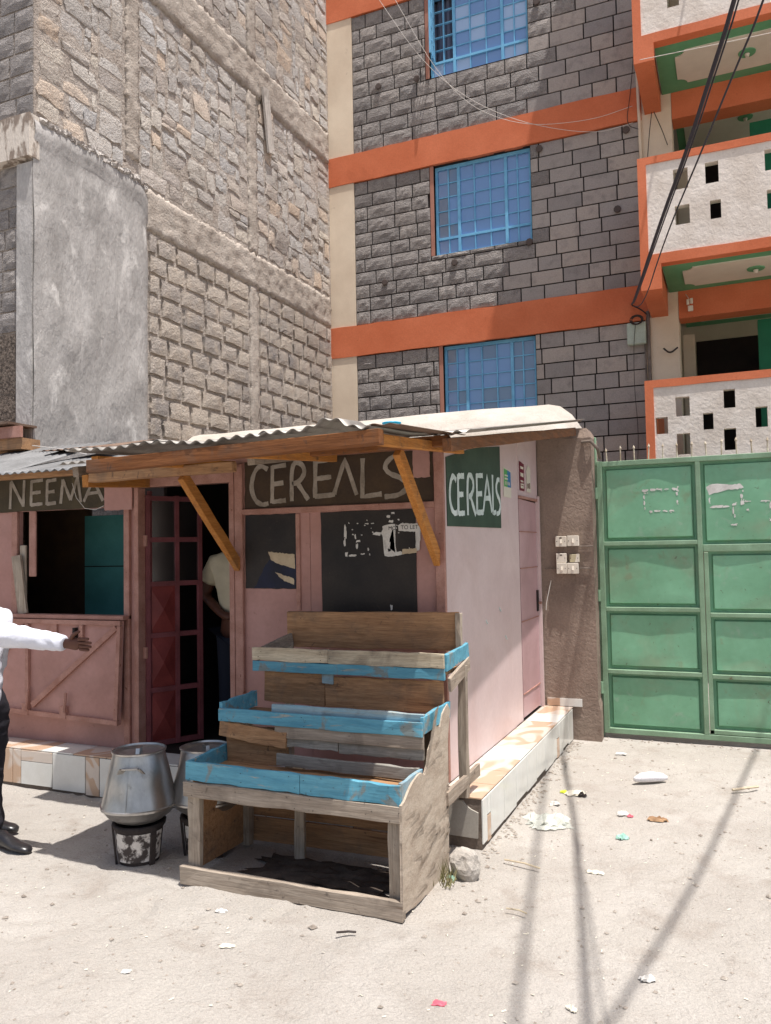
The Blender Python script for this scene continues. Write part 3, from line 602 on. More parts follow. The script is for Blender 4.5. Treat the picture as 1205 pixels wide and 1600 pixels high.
# timbers of the front
def tim(x0, x1, z0, z1, y0=KY - .028, y1=KY - .001, mat=pink_wood, name='batten'): return bx(x0, x1, y0, y1, z0, z1).build(name, mat, ks, bevel=.003)
tim(-3.945, -3.905, .27, 2.13, name='door_post', y0=KY - .03, y1=KY + .05); tim(-3.135, -3.095, .27, 2.13, name='door_post', y0=KY - .03, y1=KY + .05)
tim(-3.945, -3.095, 2.13, 2.21, name='door_head', y0=KY - .034, y1=KY + .05)
tim(-3.092, -3.03, .27, 2.25); tim(-4.04, -3.99, .27, 2.0, name='window_post'); tim(-3.03, -1.66, 1.905, 1.942); tim(-1.66, -1.60, .27, 2.24, name='corner_post')
tim(-5.14, -5.08, 1.2, 2.0, name='window_post'); tim(-5.2, -3.99, 1.19, 1.22, y0=KY - .09, name='window_sill')
tim(-2.63, -2.60, 1.27, 1.9, KY - .012); tim(-5.06, -5.0, 1.22, 1.74, KY - .02, mat=old_wood_z, name='loose_board'); B().beam((-5.0, KY - .04, 1.22), (-5.06, KY - .05, 1.66), .09, .018, (0, 1, 0)).build('loose_board', old_wood_z, ks)
tim(-4.97, -4.90, 1.5, 2.0, KY - .016, mat=pink_wood, name='loose_board')
# side door
dr = B().prism([(6.42, .29), (7.02, .29), (7.02, 2.04), (6.42, 2.05)], 'X', KX - .02, KX - .004).build('side_door', side_door_m, ks)
bx(KX - .01, KX + .02, 7.03, 7.08, .27, 2.1).build('door_frame', pink_side, dr); bx(KX - .03, KX + .012, 6.40, 7.03, 2.055, 2.075).build('door_frame', pink_wood, dr)
for z in (.47, 1.05, 1.48, 1.78): bx(KX - .004, KX + .002, 6.42, 7.02, z, z + .008).build('panel_seam', pink_wood, dr)
bx(KX - .003, KX + .006, 6.96, 7.015, 1.10, 1.28).build('lock_plate', slot, dr); bx(KX, KX + .03, 7.0, 7.03, 1.16, 1.18).build('bolt', pink_wood, dr)
for yy, zz in ((4.95, 1.06), (5.4, 1.16), (5.75, 1.22), (5.9, 1.0)): B().beam((KX, yy, zz), (KX + .012, yy, zz - .03), .008, .008, (0, 1, 0)).build('rivet', letter_white, ks)
# painted boards and lettering
def panelY(x0, x1, z0, z1, mat, name, y=KY, th=.006):
    def jag(a, b_, n=8): return [(a[0] + (b_[0] - a[0]) * i / n + U(-.003, .003), a[1] + (b_[1] - a[1]) * i / n + U(-.003, .003)) for i in range(n)]
    P_ = jag((x0, z0), (x1, z0)) + jag((x1, z0), (x1, z1)) + jag((x1, z1), (x0, z1)) + jag((x0, z1), (x0, z0))
    return B().prism(P_, 'Y', y - th, y - .001).build(name, mat, ks)
s1 = panelY(-3.02, -1.672, 1.945, 2.262, brown_board, 'sign_board'); s1['label'] = 'dark brown board lettered CEREALS in grey'
pk1 = panelY(-1.80, -1.69, 2.09, 2.262, pink, 'patch', KY - .007, .004)
s2 = panelY(-3.02, -2.632, 1.41, 1.902, black_board, 'black_panel'); s3 = panelY(-2.445, -1.79, 1.20, 1.902, black_board, 'black_panel')
s4 = panelY(-5.55, -4.205, 2.0, 2.27, olive_board, 'sign_board', KY - .012, .012); s4['label'] = 'olive brown board lettered NEEMA in grey'
panelY(-4.203, -3.95, 1.975, 2.215, pink, 'patch', KY - .03, .012)
G = {'C': [[(.95, .88), (.55, 1), (.22, .82), (.06, .45), (.25, .14), (.62, 0), (.97, .04)]], 'E': [[(.12, 1), (.08, 0)], [(.1, .96), (.97, 1)], [(.1, .5), (.8, .53)], [(.08, .03), (.95, .06)]],
     'R': [[(.12, 0), (.12, .98), (.6, 1), (.86, .75), (.55, .5), (.16, .44)], [(.42, .47), (.98, .02)]], 'A': [[(0, 0), (.5, 1), (1, 0)], [(.18, .36), (.8, .4)]], 'Λ': [[(0, 0.05), (.5, 1), (1, 0)]],
     'L': [[(.12, 1), (.08, .02), (.97, .07)]], 'S': [[(.8, .98), (.42, 1), (.08, .78), (.2, .58), (.7, .44), (.9, .24), (.6, .04), (.08, .02)]], 'N': [[(.04, 0), (.1, .96)], [(.1, 1), (.88, .12)], [(.9, .06), (.97, 1)]],
     'M': [[(.03, 0), (.14, .95)], [(.14, .95), (.5, .12)], [(.5, .12), (.84, 1)], [(.84, 1), (1, .02)]]}
def letter(ch, box, place, wd, mat, parent):
    x0, x1, z0, z1 = box; b = B()
    for si, s in enumerate(G[ch]):
        P_ = [Vector((x0 + (x1 - x0) * a, z0 + (z1 - z0) * c)) for a, c in s]
        if len(P_) > 3:  # smooth curved strokes
            for _ in range(2):
                q = [P_[0]]
                for i in range(len(P_) - 1): q += [P_[i].lerp(P_[i + 1], .25), P_[i].lerp(P_[i + 1], .75)]
                P_ = q + [P_[-1]]
        else:
            q = []
            for i in range(len(P_) - 1): q += [P_[i].lerp(P_[i + 1], t / 5) for t in range(5)]
            P_ = q + [P_[-1]]
        vs = []; n = len(P_)
        for i, p in enumerate(P_):
            d = (P_[min(i + 1, n - 1)] - P_[max(i - 1, 0)]).normalized(); nn = Vector((-d.y, d.x)); h = wd / 2 * U(.82, 1.18)
            vs += [place(*(p + nn * h), si), place(*(p - nn * h), si)]
        b.add(vs, [(2 * i, 2 * i + 1, 2 * i + 3, 2 * i + 2) for i in range(n - 1)])
    o = b.build('letter', mat, parent); so_ = o.modifiers.new('s', 'SOLIDIFY'); so_.thickness = .0012; so_.offset = 0; return o
for ch, bxx in (('C', (-2.979, -2.83, 1.965, 2.235)), ('E', (-2.815, -2.693, 1.976, 2.224)), ('R', (-2.673, -2.53, 1.983, 2.236)), ('E', (-2.497, -2.33, 1.998, 2.242)), ('Λ', (-2.345, -2.185, 2.004, 2.236)), ('L', (-2.158, -2.008, 1.985, 2.233)), ('S', (-2.01, -1.81, 1.978, 2.24))):
    letter(ch, bxx, lambda a, c, s: (a, KY - .0085 - .0006 * s, c), .030, letter_grey, s1)
for ch, bxx in (('N', (-5.162, -5.0, 2.023, 2.24)), ('E', (-4.948, -4.81, 2.04, 2.232)), ('E', (-4.784, -4.675, 2.042, 2.228)), ('M', (-4.643, -4.436, 2.045, 2.235)), ('A', (-4.411, -4.228, 2.05, 2.21))):
    letter(ch, bxx, lambda a, c, s: (a, KY - .027 - .0006 * s, c), .026, letter_grey, s4)
gb = B().prism([(4.625, 1.79), (5.2, 1.795), (5.84, 1.80), (5.85, 2.41), (5.2, 2.33), (4.62, 2.21)], 'X', KX + .001, KX + .006).build('sign_board', green_board, ks); gb['label'] = 'dark green board lettered CEREALS in white'
for ch, bxx in (('C', (4.65, 4.803, 1.869, 2.109)), ('E', (4.815, 4.958, 1.865, 2.12)), ('R', (4.999, 5.199, 1.869, 2.138)), ('E', (5.215, 5.38, 1.885, 2.155)), ('A', (5.375, 5.589, 1.91, 2.156)), ('L', (5.612, 5.70, 1.895, 2.18)), ('S', (5.70, 5.838, 1.897, 2.16))):
    letter(ch, bxx, lambda a, c, s: (KX + .0085 + .0006 * s, a, c), .036, letter_white, gb)
# torn paper on panels
def torn(outline, place, mat, parent, name='torn_paper', rough=.006, thick=.0008):
    P_ = []
    n = len(outline)
    for i in range(n):
        a, c = Vector(outline[i]), Vector(outline[(i + 1) % n]); k = max(1, int((c - a).length / .012))
        for t in range(k): q = a.lerp(c, t / k); P_.append((q.x + U(-rough, rough), q.y + U(-rough, rough)))
    bm = bmesh.new(); vs = [bm.verts.new(place(*q)) for q in P_]; f = bm.faces.new(vs); bmesh.ops.triangulate(bm, faces=[f])
    me = bpy.data.meshes.new(name); bm.to_mesh(me); bm.free()
    o = link(name, me, mat, parent); s = o.modifiers.new('s', 'SOLIDIFY'); s.thickness = thick; s.offset = 0; return o
fp = lambda d: (lambda a, c: (a, KY - d, c))
torn([(-2.01, 1.80), (-1.93, 1.815), (-1.915, 1.79), (-1.955, 1.76), (-1.965, 1.72), (-1.96, 1.655), (-1.93, 1.64), (-1.87, 1.645), (-1.87, 1.62), (-2.0, 1.615), (-1.995, 1.66), (-2.0, 1.72), (-2.02, 1.76)], fp(.0085), paper_w, s3)
torn([(-1.905, 1.80), (-1.89, 1.815), (-1.78, 1.812), (-1.76, 1.79), (-1.765, 1.65), (-1.79, 1.64), (-1.79, 1.76), (-1.9, 1.77)], fp(.0095), paper_w, s3, rough=.004)
torn([(-1.885, 1.625), (-1.785, 1.632), (-1.785, 1.66), (-1.88, 1.655)], fp(.011), paper_t, s3, rough=.002)
RAGS = []
for a, c, wd, h in ((-2.27, 1.77, .014, .10), (-2.275, 1.70, .012, .05), (-2.265, 1.63, .02, .03), (-2.22, 1.62, .05, .014), (-2.15, 1.63, .03, .01), (-2.2, 1.74, .012, .03), (-2.18, 1.71, .03, .012), (-2.19, 1.68, .012, .03), (-2.05, 1.755, .05, .02), (-2.12, 1.82, .03, .008), (-2.08, 1.82, .02, .008), (-1.97, 1.86, .02, .02), (-1.95, 1.83, .03, .014), (-1.94, 1.88, .02, .012), (-2.11, 1.66, .008, .02), (-1.97, 1.65, .02, .02), (-1.96, 1.3, .012, .03)):
    RAGS.append((a, c, wd, h))
def scrap(a, c, wd, h, place, parent):
    n = 11; P_ = []
    for i in range(n):
        t = 2 * math.pi * i / n; k_ = U(.55, 1.15); ct, sn = math.cos(t), math.sin(t)
        P_.append((a + wd * .58 * k_ * math.copysign(abs(ct) ** .6, ct), c + h * .58 * k_ * math.copysign(abs(sn) ** .6, sn)))
    torn(P_, place, paper_w, parent, rough=.0022)
def text(s, size, mtx, mat, parent):
    cu = bpy.data.curves.new('t', 'FONT'); cu.body = s; cu.size = size; o = bpy.data.objects.new('t', cu); col.objects.link(o)
    dg = bpy.context.evaluated_depsgraph_get(); me = bpy.data.meshes.new_from_object(o.evaluated_get(dg)); bpy.data.objects.remove(o)
    me.transform(mtx); me.materials.clear(); return link('printed_text', me, mat, parent)
for q in RAGS: scrap(*q, fp(.0085), s3)
for k_ in range(26): scrap(U(-2.28, -1.8), U(1.6, 1.88), U(.004, .012), U(.004, .01), fp(.0082), s3)
rx = Matrix.Rotation(math.pi / 2, 4, 'X')
text('TO LET', .035, Matrix.Translation((-1.888, KY - .0105, 1.778)) @ rx, ink, s3); text('MO', .032, Matrix.Translation((-1.972, KY - .0098, 1.776)) @ rx, ink, s3)
torn([(-2.87, 1.56), (-2.80, 1.63), (-2.636, 1.60), (-2.636, 1.415), (-2.95, 1.415), (-2.9, 1.5)], fp(.0075), navy, s2)
torn([(-2.84, 1.655), (-2.64, 1.635), (-2.64, 1.54), (-2.75, 1.57), (-2.82, 1.6)], fp(.0085), paper_t, s2, rough=.003); torn([(-2.79, 1.52), (-2.65, 1.48), (-2.645, 1.44), (-2.72, 1.46)], fp(.0085), paper_t, s2, rough=.003)
# posters on the side wall
sp = lambda d: (lambda a, c: (KX + d, a, c))
po = torn([(5.94, 2.04), (6.165, 2.04), (6.165, 2.25), (5.94, 2.27)], sp(.003), p_cream, ks, 'poster', .001); po['label'] = 'small green and blue poster'
torn([(5.96, 2.12), (6.055, 2.12), (6.055, 2.25), (5.96, 2.255)], sp(.0045), p_green, po, 'print', .001); torn([(6.055, 2.12), (6.155, 2.12), (6.155, 2.24), (6.055, 2.25)], sp(.0045), p_blue, po, 'print', .001)
for z in (2.20, 2.175): torn([(5.97, z), (6.07, z), (6.06, z + .012), (5.97, z + .012)], sp(.006), p_cream, po, 'print', .001)
for q in range(4): torn([(5.985 + q * .04, 2.135), (6.0 + q * .04, 2.135), (6.0 + q * .04, 2.16), (5.985 + q * .04, 2.16)], sp(.006), p_cream, po, 'print', .002)
po = torn([(6.44, 2.12), (6.60, 2.12), (6.60, 2.345), (6.44, 2.36)], sp(.004), p_maroon, ks, 'poster', .001); po['label'] = 'narrow maroon poster'
for z, h in ((2.30, .02), (2.235, .03), (2.19, .012), (2.165, .012), (2.14, .02)): torn([(6.47, z), (6.57, z), (6.57, z + h), (6.47, z + h)], sp(.0055), p_cream, po, 'print', .004)
po = torn([(6.68, 2.12), (6.82, 2.12), (6.82, 2.33), (6.74, 2.35), (6.68, 2.3)], sp(.004), p_cream, ks, 'poster', .004); po['label'] = 'narrow torn cream poster'
torn([(6.7, 2.15), (6.8, 2.15), (6.8, 2.2), (6.7, 2.19)], sp(.0055), pillar_m, po, 'print', .003)
# entrance door, opened inwards
ed = bx(-3.90, -3.875, 4.66, 4.685, .28, 2.11).build('entrance_door', maroon_dk, ks)
ang = math.radians(60)
def dpt(u, d=0): return (-3.905 + u * math.cos(ang) + d * math.sin(ang), 4.645 + u * math.sin(ang) - d * math.cos(ang))
def dbar(u0, u1, z0, z1, mat, name, d=.02, dd=-.02):
    P_ = [dpt(u0, dd), dpt(u1, dd), dpt(u1, d), dpt(u0, d)]
    return B().prism(P_, 'Z', z0, z1).build(name, mat, ed)
for u in (0, .22, .40): dbar(u, u + .03, .28, 2.08, maroon_dk, 'stile')
for z in (.28, .66, 1.05, 1.42, 1.74, 2.04): dbar(.03, .40, z, z + .035, maroon_dk, 'rail', .016, -.016)
for z0, z1 in ((.315, .66), (.695, 1.05), (1.085, 1.42)):
    for u0 in (.03, .28):
        if u0 > .1: continue
        P0 = [dpt(u0, .004), dpt(u0 + .19, .004)]; cxy = dpt(u0 + .095, .03)
        B().add([(P0[0][0], P0[0][1], z0), (P0[1][0], P0[1][1], z0), (P0[1][0], P0[1][1], z1), (P0[0][0], P0[0][1], z1), (cxy[0], cxy[1], (z0 + z1) / 2)], [(0, 1, 4), (1, 2, 4), (2, 3, 4), (3, 0, 4)]).build('door_panel', maroon, ed)
for z0, z1 in ((1.455, 1.74), (1.775, 2.04)):
    for u0, du in ((.03, .19), (.25, .15)): dbar(u0, u0 + du, z0, z1, pane_d, 'pane', .002, -.002)
for z in (.95, 1.75): B().lathe([(.018, -.04), (.018, .04)], (-3.90, 4.64, z), 10).build('hinge', pink_wood, ed)
# shutter hanging under the window
sh = B().prism([(-5.6, .50), (-4.03, .455), (-3.998, 1.185), (-5.6, 1.185)], 'Y', KY - .085, KY - .07).build('shutter', pink, ks)
def sb(a, b_, wd=.032, n='shutter_batten', y=KY - .098): return B().beam((a[0], y, a[1]), (b_[0], y, b_[1]), .024, wd, (0, 0, 1) if abs(a[0] - b_[0]) > abs(a[1] - b_[1]) else (1, 0, 0), 3, .001).build(n, pink_wood, sh)
sb((-5.6, 1.17), (-4.0, 1.17)); sb((-5.6, .515), (-4.03, .47)); sb((-4.047, .49), (-4.014, 1.15)); sb((-4.888, .51), (-4.888, 1.15)); sb((-4.84, .55), (-4.04, 1.14), .04); sb((-5.4, .7), (-4.92, 1.13), .04)
sb((-4.36, 1.0), (-4.36, 1.15)); B().box(-4.70, -4.60, KY - .102, KY - .085, 1.06, 1.155).build('patch_plate', pink_wood, sh)
for xx in (-4.53, -4.90):
    bx(xx - .03, xx + .03, KY - .115, KY - .085, .475, .56).build('hasp', pink_wood, sh); B().tube([(xx + .02, KY - .12, .52), (xx + .035, KY - .12, .66)], .012, 6).build('bolt', pink_wood, sh)
bx(-4.43, -4.41, KY - .12, KY - .085, 1.04, 1.13).build('bolt', slot, sh)
B().box(-5.6, -4.02, KY - .068, KY - .0305 + .03, 1.186, 1.19).build('hinge_rail', pink_wood, sh)
# roof: corrugated sheets and timbers
def corr(name, x0, x1, prof, mat, amp=.009, pitch=.076, sag=None, par=ks, ph=0):
    n = int((x1 - x0) / pitch * 8); vs = []; k = len(prof)
    for (y, z) in prof:
        for i in range(n + 1):
            x = x0 + (x1 - x0) * i / n
            vs.append((x, y + (0 if k < 2 else U(-.002, .002)), z + amp * math.sin(2 * math.pi * x / pitch + ph) + (sag(x, y) if sag else 0)))
    fs = [(j * (n + 1) + i, j * (n + 1) + i + 1, (j + 1) * (n + 1) + i + 1, (j + 1) * (n + 1) + i) for j in range(k - 1) for i in range(n)]
    o = B().add(vs, fs).build(name, mat, par, smooth=True, recalc=False); s = o.modifiers.new('s', 'SOLIDIFY'); s.thickness = .002; s.offset = 1; return o
def prof(y0, y1, f, n=8): return [(y0 + (y1 - y0) * i / n, f(y0 + (y1 - y0) * i / n)) for i in range(n + 1)]
mainz = lambda y: 2.25 + (y - 3.95) * .158
awn = lambda y: 2.185 + (y - 3.15) * .075
k = 0
for x0, x1 in ((-3.98, -3.22), (-3.26, -2.5), (-2.54, -1.78), (-1.82, -1.20)):
    corr('roof_sheet', x0, x1, prof(3.90, 7.3, lambda y: mainz(y) + .004 * (k % 2)), tin, ph=.3 * k); k += 1
bump_ = lambda x, y: .05 * math.exp(-((x + 1.62) / .09) ** 2) * (1 if y < 3.4 else .3) + noise.noise((x * 3, y * 2, 0)) * .02
for x0, x1, dz in ((-3.16, -2.55, .006), (-2.60, -1.95, 0), (-1.99, -1.44, .008)):
    corr('awning_sheet', x0, x1, prof(3.14, 4.05, lambda y: awn(y) + dz), tin, sag=bump_, ph=.5 * dz * 100)
corr('awning_sheet', -1.47, -1.30, prof(3.18, 4.1, lambda y: awn(y) + .012), tin_brown, amp=.004, sag=lambda x, y: -.05 * (x + 1.47))
def rb(a, b_, wd, th, mat=new_wood_x, name='rafter', up=(0, 0, 1), n=6, j=.002): return B().beam(a, b_, wd, th, up, n, j).build(name, mat, ks, bevel=.003)
rb((-3.02, 3.17, 2.105), (-1.385, 3.17, 2.14), .05, .066, name='eave_beam')
rb((-3.80, 4.0, 2.15), (-2.70, 4.0, 2.16), .05, .06, brown_wood_x, name='prop_beam'); rb((-2.18, 4.0, 2.215), (-1.36, 4.0, 2.22), .05, .055, name='prop_beam')
for x, zf in ((-3.06, 0), (-2.3, 0), (-1.46, 0)): rb((x, 3.25, 2.145), (x - .02, 4.55, 2.24), .045, .05, new_wood_y, n=3)
rb((-1.34, 3.9, 2.185), (-1.27, 7.08, 2.655), .05, .07, wood('dark_timber_deep', L(128, 86, 56), L(98, 64, 40), 'Y'), 'side_fascia')
rb((-3.95, 4.02, 2.20), (-3.86, 7.1, 2.65), .05, .07, old_wood_y); rb((-2.6, 4.02, 2.20), (-2.6, 7.1, 2.65), .05, .07, old_wood_y)
rb((-3.95, 4.63, 2.27), (-1.62, 4.63, 2.27), .05, .06, brown_wood_x, 'wall_plate')
rb((-3.82, 3.97, 2.13), (-3.82, 4.60, 2.17), .05, .08, new_wood_y, n=2)
rb((-3.07, 4.59, 1.555), (-3.075, 4.0, 2.125), .07, .045, new_wood_y, 'brace', (1, 0, 0)); rb((-1.648, 4.59, 1.575), (-1.655, 4.0, 2.185), .075, .04, new_wood_y, 'brace', (1, 0, 0))
# lower tin roof over the NEEMA window
corr('roof_sheet', -6.0, -4.9, prof(4.22, 5.42, lambda y: 2.245 + (y - 4.22) * .32), tin_bright, ph=1); corr('roof_sheet', -4.95, -3.98, prof(4.22, 5.42, lambda y: 2.25 + (y - 4.22) * .24), tin_bright, ph=2)
corr('roof_sheet', -5.2, -4.4, prof(4.9, 5.40, lambda y: 2.50 + (y - 4.9) * .2), tin_brown, amp=.006, sag=lambda x, y: noise.noise((x * 2, y, 3)) * .05)
rb((-6.0, 4.45, 2.26), (-4.0, 4.45, 2.26), .05, .05, brown_wood_x)
B().tube([(-4.63 + .03 * math.cos(t), 4.5 + .0 * t, 2.275 + .03 * math.sin(t)) for t in [i * .5 for i in range(13)]], .006, 5).build('wire_coil', wire_d, ks)
B().tube([(-4.50, 4.55, 2.19), (-4.46, 4.55, 2.08), (-4.38, 4.55, 2.0), (-4.28, 4.55, 1.985), (-4.2, 4.55, 2.01)], .0025, 5).build('loose_wire', wire_w, ks)
B().tube([(-4.0, 4.2, 2.36), (-4.15, 4.4, 2.40), (-4.5, 4.7, 2.42), (-5.0, 4.95, 2.52), (-5.6, 5.2, 2.62)], .004, 5).build('loose_wire', wire_w, ks)

bk = thing('turquoise_bucket', 'turquoise plastic bucket resting on the kiosk roof', 'bucket', (-2.32, 5.5, 2.5))
B().lathe([(.001, .0), (.05, .002), (.066, .09), (.072, .092), (.072, .1), (.062, .1), (.048, .01), (.001, .008)], (-2.32, 5.5, 2.50), 22, False).build('body', bucket_m, bk, smooth=True)

# ---------------------------------------------------------------- gate pillar
pl = B(); vs = []; fs = []; nz = 30
px0, px1, py0, py1 = -1.60, -1.125, 7.10, 7.48
for j in range(nz + 1):
    z = -.03 + 2.72 * j / nz; c = .045 if j == nz else 0
    q = lambda: U(-.0015, .0015)
    wob = .02 if z < .25 else 0
    vs += [(px0 + c, py0 + c + q(), z), ((px0 + px1) / 2, py0 + q() + c * .3, z), (px1 - c + q() + wob, py0 + c + q(), z), (px1 - c + q(), py1 - c, z), (px0 + c, py1 - c, z)]
for j in range(nz):
    for i in range(5): fs.append((j * 5 + i, j * 5 + (i + 1) % 5, j * 5 + 5 + (i + 1) % 5, j * 5 + 5 + i))
fs += [tuple(nz * 5 + i for i in range(5)), (4, 3, 2, 1, 0)]
pil = thing('gate_pillar', 'rough brown cement pillar between kiosk and green gate', 'pillar', (-1.36, 7.3, 0))
pl.add(vs, fs).build('shaft', pillar_m, pil)
B().tube([(-1.2, 7.09, 2.56), (-1.12, 7.06, 2.56), (-1.07, 7.1, 2.50), (-1.06, 7.2, 2.42)], .014, 8).build('conduit_bend', pipe_m, pil)
for z, x0, x1 in ((1.465, -1.55, -1.14), (1.655, -1.35, -1.13)): B().tube([(x0, 7.088, z), (x1, 7.088, z)], .006, 6).build('conduit', pipe_m, pil)
B().tube([(-1.50, 7.09, 1.36), (-1.545, 7.085, 1.16), (-1.55, 7.085, 1.1)], .004, 5).build('cable_tail', wire_w, pil)
def switch(x0, x1, z0, z1, kind, label, d=0):
    o = thing('electrical_switch', label, 'switch', ((x0 + x1) / 2, 7.09, z0), 'switches on the gate pillar'); y = 7.085 - d
    bx(x0 + .003, x1 - .003, y - .028, y + .01, z0 + .003, z1 - .003).build('back_box', switch_m if kind != 'broken' else switch_y, o, bevel=.003)
    if kind == 'broken': B().prism([(x0 + .05, z0 + .003), (x1, z0 + .003), (x1, z1), (x0 + .065, z1), (x0 + .06, z1 - .03)], 'Y', y - .034, y - .0285).build('plate', switch_m, o)
    else: bx(x0, x1, y - .036, y - .0285, z0, z1).build('plate', switch_m, o, bevel=.0025)
    cx_, cz_ = (x0 + x1) / 2, (z0 + z1) / 2; f = y - .036
    if kind in ('rocker', 'neon'): B().prism([(f, cz_ - .018), (f - .012, cz_ - .016), (f - .003, cz_ + .018), (f, cz_ + .018)], 'X', cx_ - .007, cx_ + .009).build('rocker', switch_m, o)
    if kind in ('neon', 'blank'): bx(cx_ - .012, cx_ + .008, f - .001, f + .001, z1 - .02, z1 - .01).build('indicator', slot, o)
    for sx in (x0 + .013, x1 - .013): bx(sx - .003, sx + .003, f - .001, f + .001, cz_ - .003, cz_ + .003).build('screw', slot, o)
switch(-1.443, -1.348, 1.655, 1.745, 'neon', 'upper left switch with dark indicator slot on the cement pillar', .006); switch(-1.342, -1.243, 1.659, 1.748, 'rocker', 'upper right white switch on the cement pillar')
switch(-1.441, -1.352, 1.515, 1.596, 'blank', 'middle left plate without rocker on the cement pillar'); switch(-1.33, -1.242, 1.517, 1.59, 'broken', 'middle right broken yellowed switch box on the cement pillar')
switch(-1.438, -1.349, 1.42, 1.513, 'rocker', 'lower left switch on the cement pillar', .012); switch(-1.345, -1.25, 1.42, 1.512, 'rocker', 'lower right newer white switch on the cement pillar', .014)

# ---------------------------------------------------------------- green gate
gt = thing('metal_gate', 'green sheet-metal gate with pressed panels and spikes on top', 'gate', (-.3, 7.3, 0))
GY = 7.30
def gbar(x0, x1, z0, z1, y0=GY - .036, y1=GY + .02, n='frame_bar'): return bx(x0, x1, y0, y1, z0, z1).build(n, gate_f, gt, bevel=.003)
gbar(-1.108, -1.062, .03, 2.40); gbar(-1.062, 1.6, 2.352, 2.395); gbar(-1.062, 1.6, .03, .075)
gbar(-.295, -.255, .075, 2.352)
for z in (.545, 1.085, 1.655): gbar(-1.062, -.295, z, z + .035)
gbar(-.25, -.215, .078, 1.585, GY - .034, GY + .02); gbar(-.254, 1.6, 1.59, 1.65, GY - .026, GY + .02); gbar(-.25, 1.56, .08, .115, GY - .034, GY + .015)
for z in (.535, 1.045): gbar(-.215, .62, z, z + .035, GY - .034)
gbar(.62, .66, .078, 2.352); gbar(-1.125, -1.11, .0, 2.62, GY - .02, GY + .03, 'hinge_post')
def dent(a, c): return noise.noise((a * 2.3, c * 2.3, 2)) * .010 + noise.noise((a * 6, c * 6, 5)) * .003
def gpanel(x0, x1, z0, z1):
    a = .024; b = .036; y = GY; vs = []
    dz = [U(-.006, .006) for _ in range(4)]
    rec = [(x0, z0), (x1, z0), (x1, z1), (x0, z1)]
    def inset(d, k=0): return [(x0 + d, z0 + d), (x1 - d, z0 + d), (x1 - d, z1 - d), (x0 + d, z1 - d)]
    for r, yy in ((rec, y + .014), (inset(a), y + .018), (inset(b), y - .012)): vs += [(p[0], yy, p[1]) for p in r]
    fs = []
    for k in range(2):
        for i in range(4): fs.append((k * 4 + i, k * 4 + (i + 1) % 4, k * 4 + 4 + (i + 1) % 4, k * 4 + 4 + i))
    # dented field
    nu, nv = 14, 10; base = len(vs); ip = inset(b)
    grid = {}
    for j in range(nv + 1):
        for i in range(nu + 1):
            xx = ip[0][0] + (ip[1][0] - ip[0][0]) * i / nu; zz = ip[0][1] + (ip[2][1] - ip[0][1]) * j / nv
            e = i in (0, nu) or j in (0, nv)
            grid[i, j] = len(vs); vs.append((xx, y - .012 + (0 if e else dent(xx, zz)), zz))
    for j in range(nv):
        for i in range(nu): fs.append((grid[i, j], grid[i + 1, j], grid[i + 1, j + 1], grid[i, j + 1]))
    o = B().add(vs, fs).build('pressed_panel', gate_g, gt, smooth=True); o.modifiers.new('e', 'EDGE_SPLIT').split_angle = .5; return o
for z0, z1 in ((.075, .545), (.58, 1.085), (1.12, 1.655), (1.69, 2.352)): gpanel(-1.062, -.295, z0, z1)
pR = [gpanel(-.215, .62, z0, z1) for z0, z1 in ((.115, .535), (.57, 1.045), (1.08, 1.59))] + [gpanel(-.255, .62, 1.65, 2.352)]
for z0, z1 in ((.115, .8), (.835, 1.59), (1.65, 2.352)): gpanel(.66, 1.56, z0, z1)
gbar(.66, 1.56, .80, .835); gbar(1.56, 1.6, .075, 2.352)
bx(1.6, 2.0, 7.15, 7.5, -.03, 2.7).build('far_pillar', pillar_m, gt)
x = -1.02
while x < 1.6:
    h = U(.10, .125); l = U(-.006, .006)
    b = B().tube([(x, GY, 2.39), (x + l, GY, 2.39 + h)], .006, 6); b.tube([(x + l, GY, 2.39 + h - .004), (x + l, GY, 2.39 + h + .004), (x + l * 1.3, GY, 2.39 + h + .028)], [.010, .011, .001], 6)
    b.build('spike', spike_m, gt); x += .117
for z in (.42, 1.22, 2.12): B().lathe([(.014, -.05), (.014, .05)], (-1.118, GY - .04, z), 10).build('hinge', gate_f, gt)
gp = lambda a, c: (a, GY - .0136 + dent(a, c), c)
def rag(segs, parent=gt):
    for a, c, wd, h in segs:
        scrap(a, c, wd, h, gp, parent)
        for _ in range(3): scrap(a + U(-.5, .5) * wd, c + U(-1, 1) * h, wd * U(.1, .4), h * U(.2, .6), gp, parent)
rag([(-.70, 2.125, .05, .025), (-.64, 2.13, .05, .016), (-.585, 2.13, .05, .012), (-.53, 2.13, .04, .01), (-.46, 2.13, .05, .02), (-.445, 2.09, .016, .03), (-.715, 2.07, .014, .03), (-.712, 2.02, .014, .035), (-.71, 1.97, .008, .02), (-.66, 1.945, .03, .012), (-.61, 1.945, .05, .014), (-.55, 1.945, .04, .01), (-.49, 1.945, .05, .014), (-.445, 2.02, .01, .03)])
torn([(-.22, 2.08), (-.21, 2.14), (-.15, 2.155), (-.03, 2.145), (.05, 2.15), (.075, 2.115), (.03, 2.105), (-.08, 2.10), (-.17, 2.075), (-.2, 2.06)], gp, paper_w, gt, rough=.005)
rag([(-.195, 2.02, .02, .03), (-.13, 1.965, .10, .022), (-.06, 1.965, .05, .016), (.0, 1.98, .03, .02), (.06, 2.05, .02, .04), (.065, 1.99, .03, .03), (-.01, 1.92, .012, .05), (.0, 1.88, .01, .03), (-.005, 1.81, .05, .014), (.1, 1.93, .02, .012), (.1, 2.0, .05, .008), (.235, 2.0, .06, .012), (.27, 1.96, .012, .05), (.27, 1.84, .02, .02)])

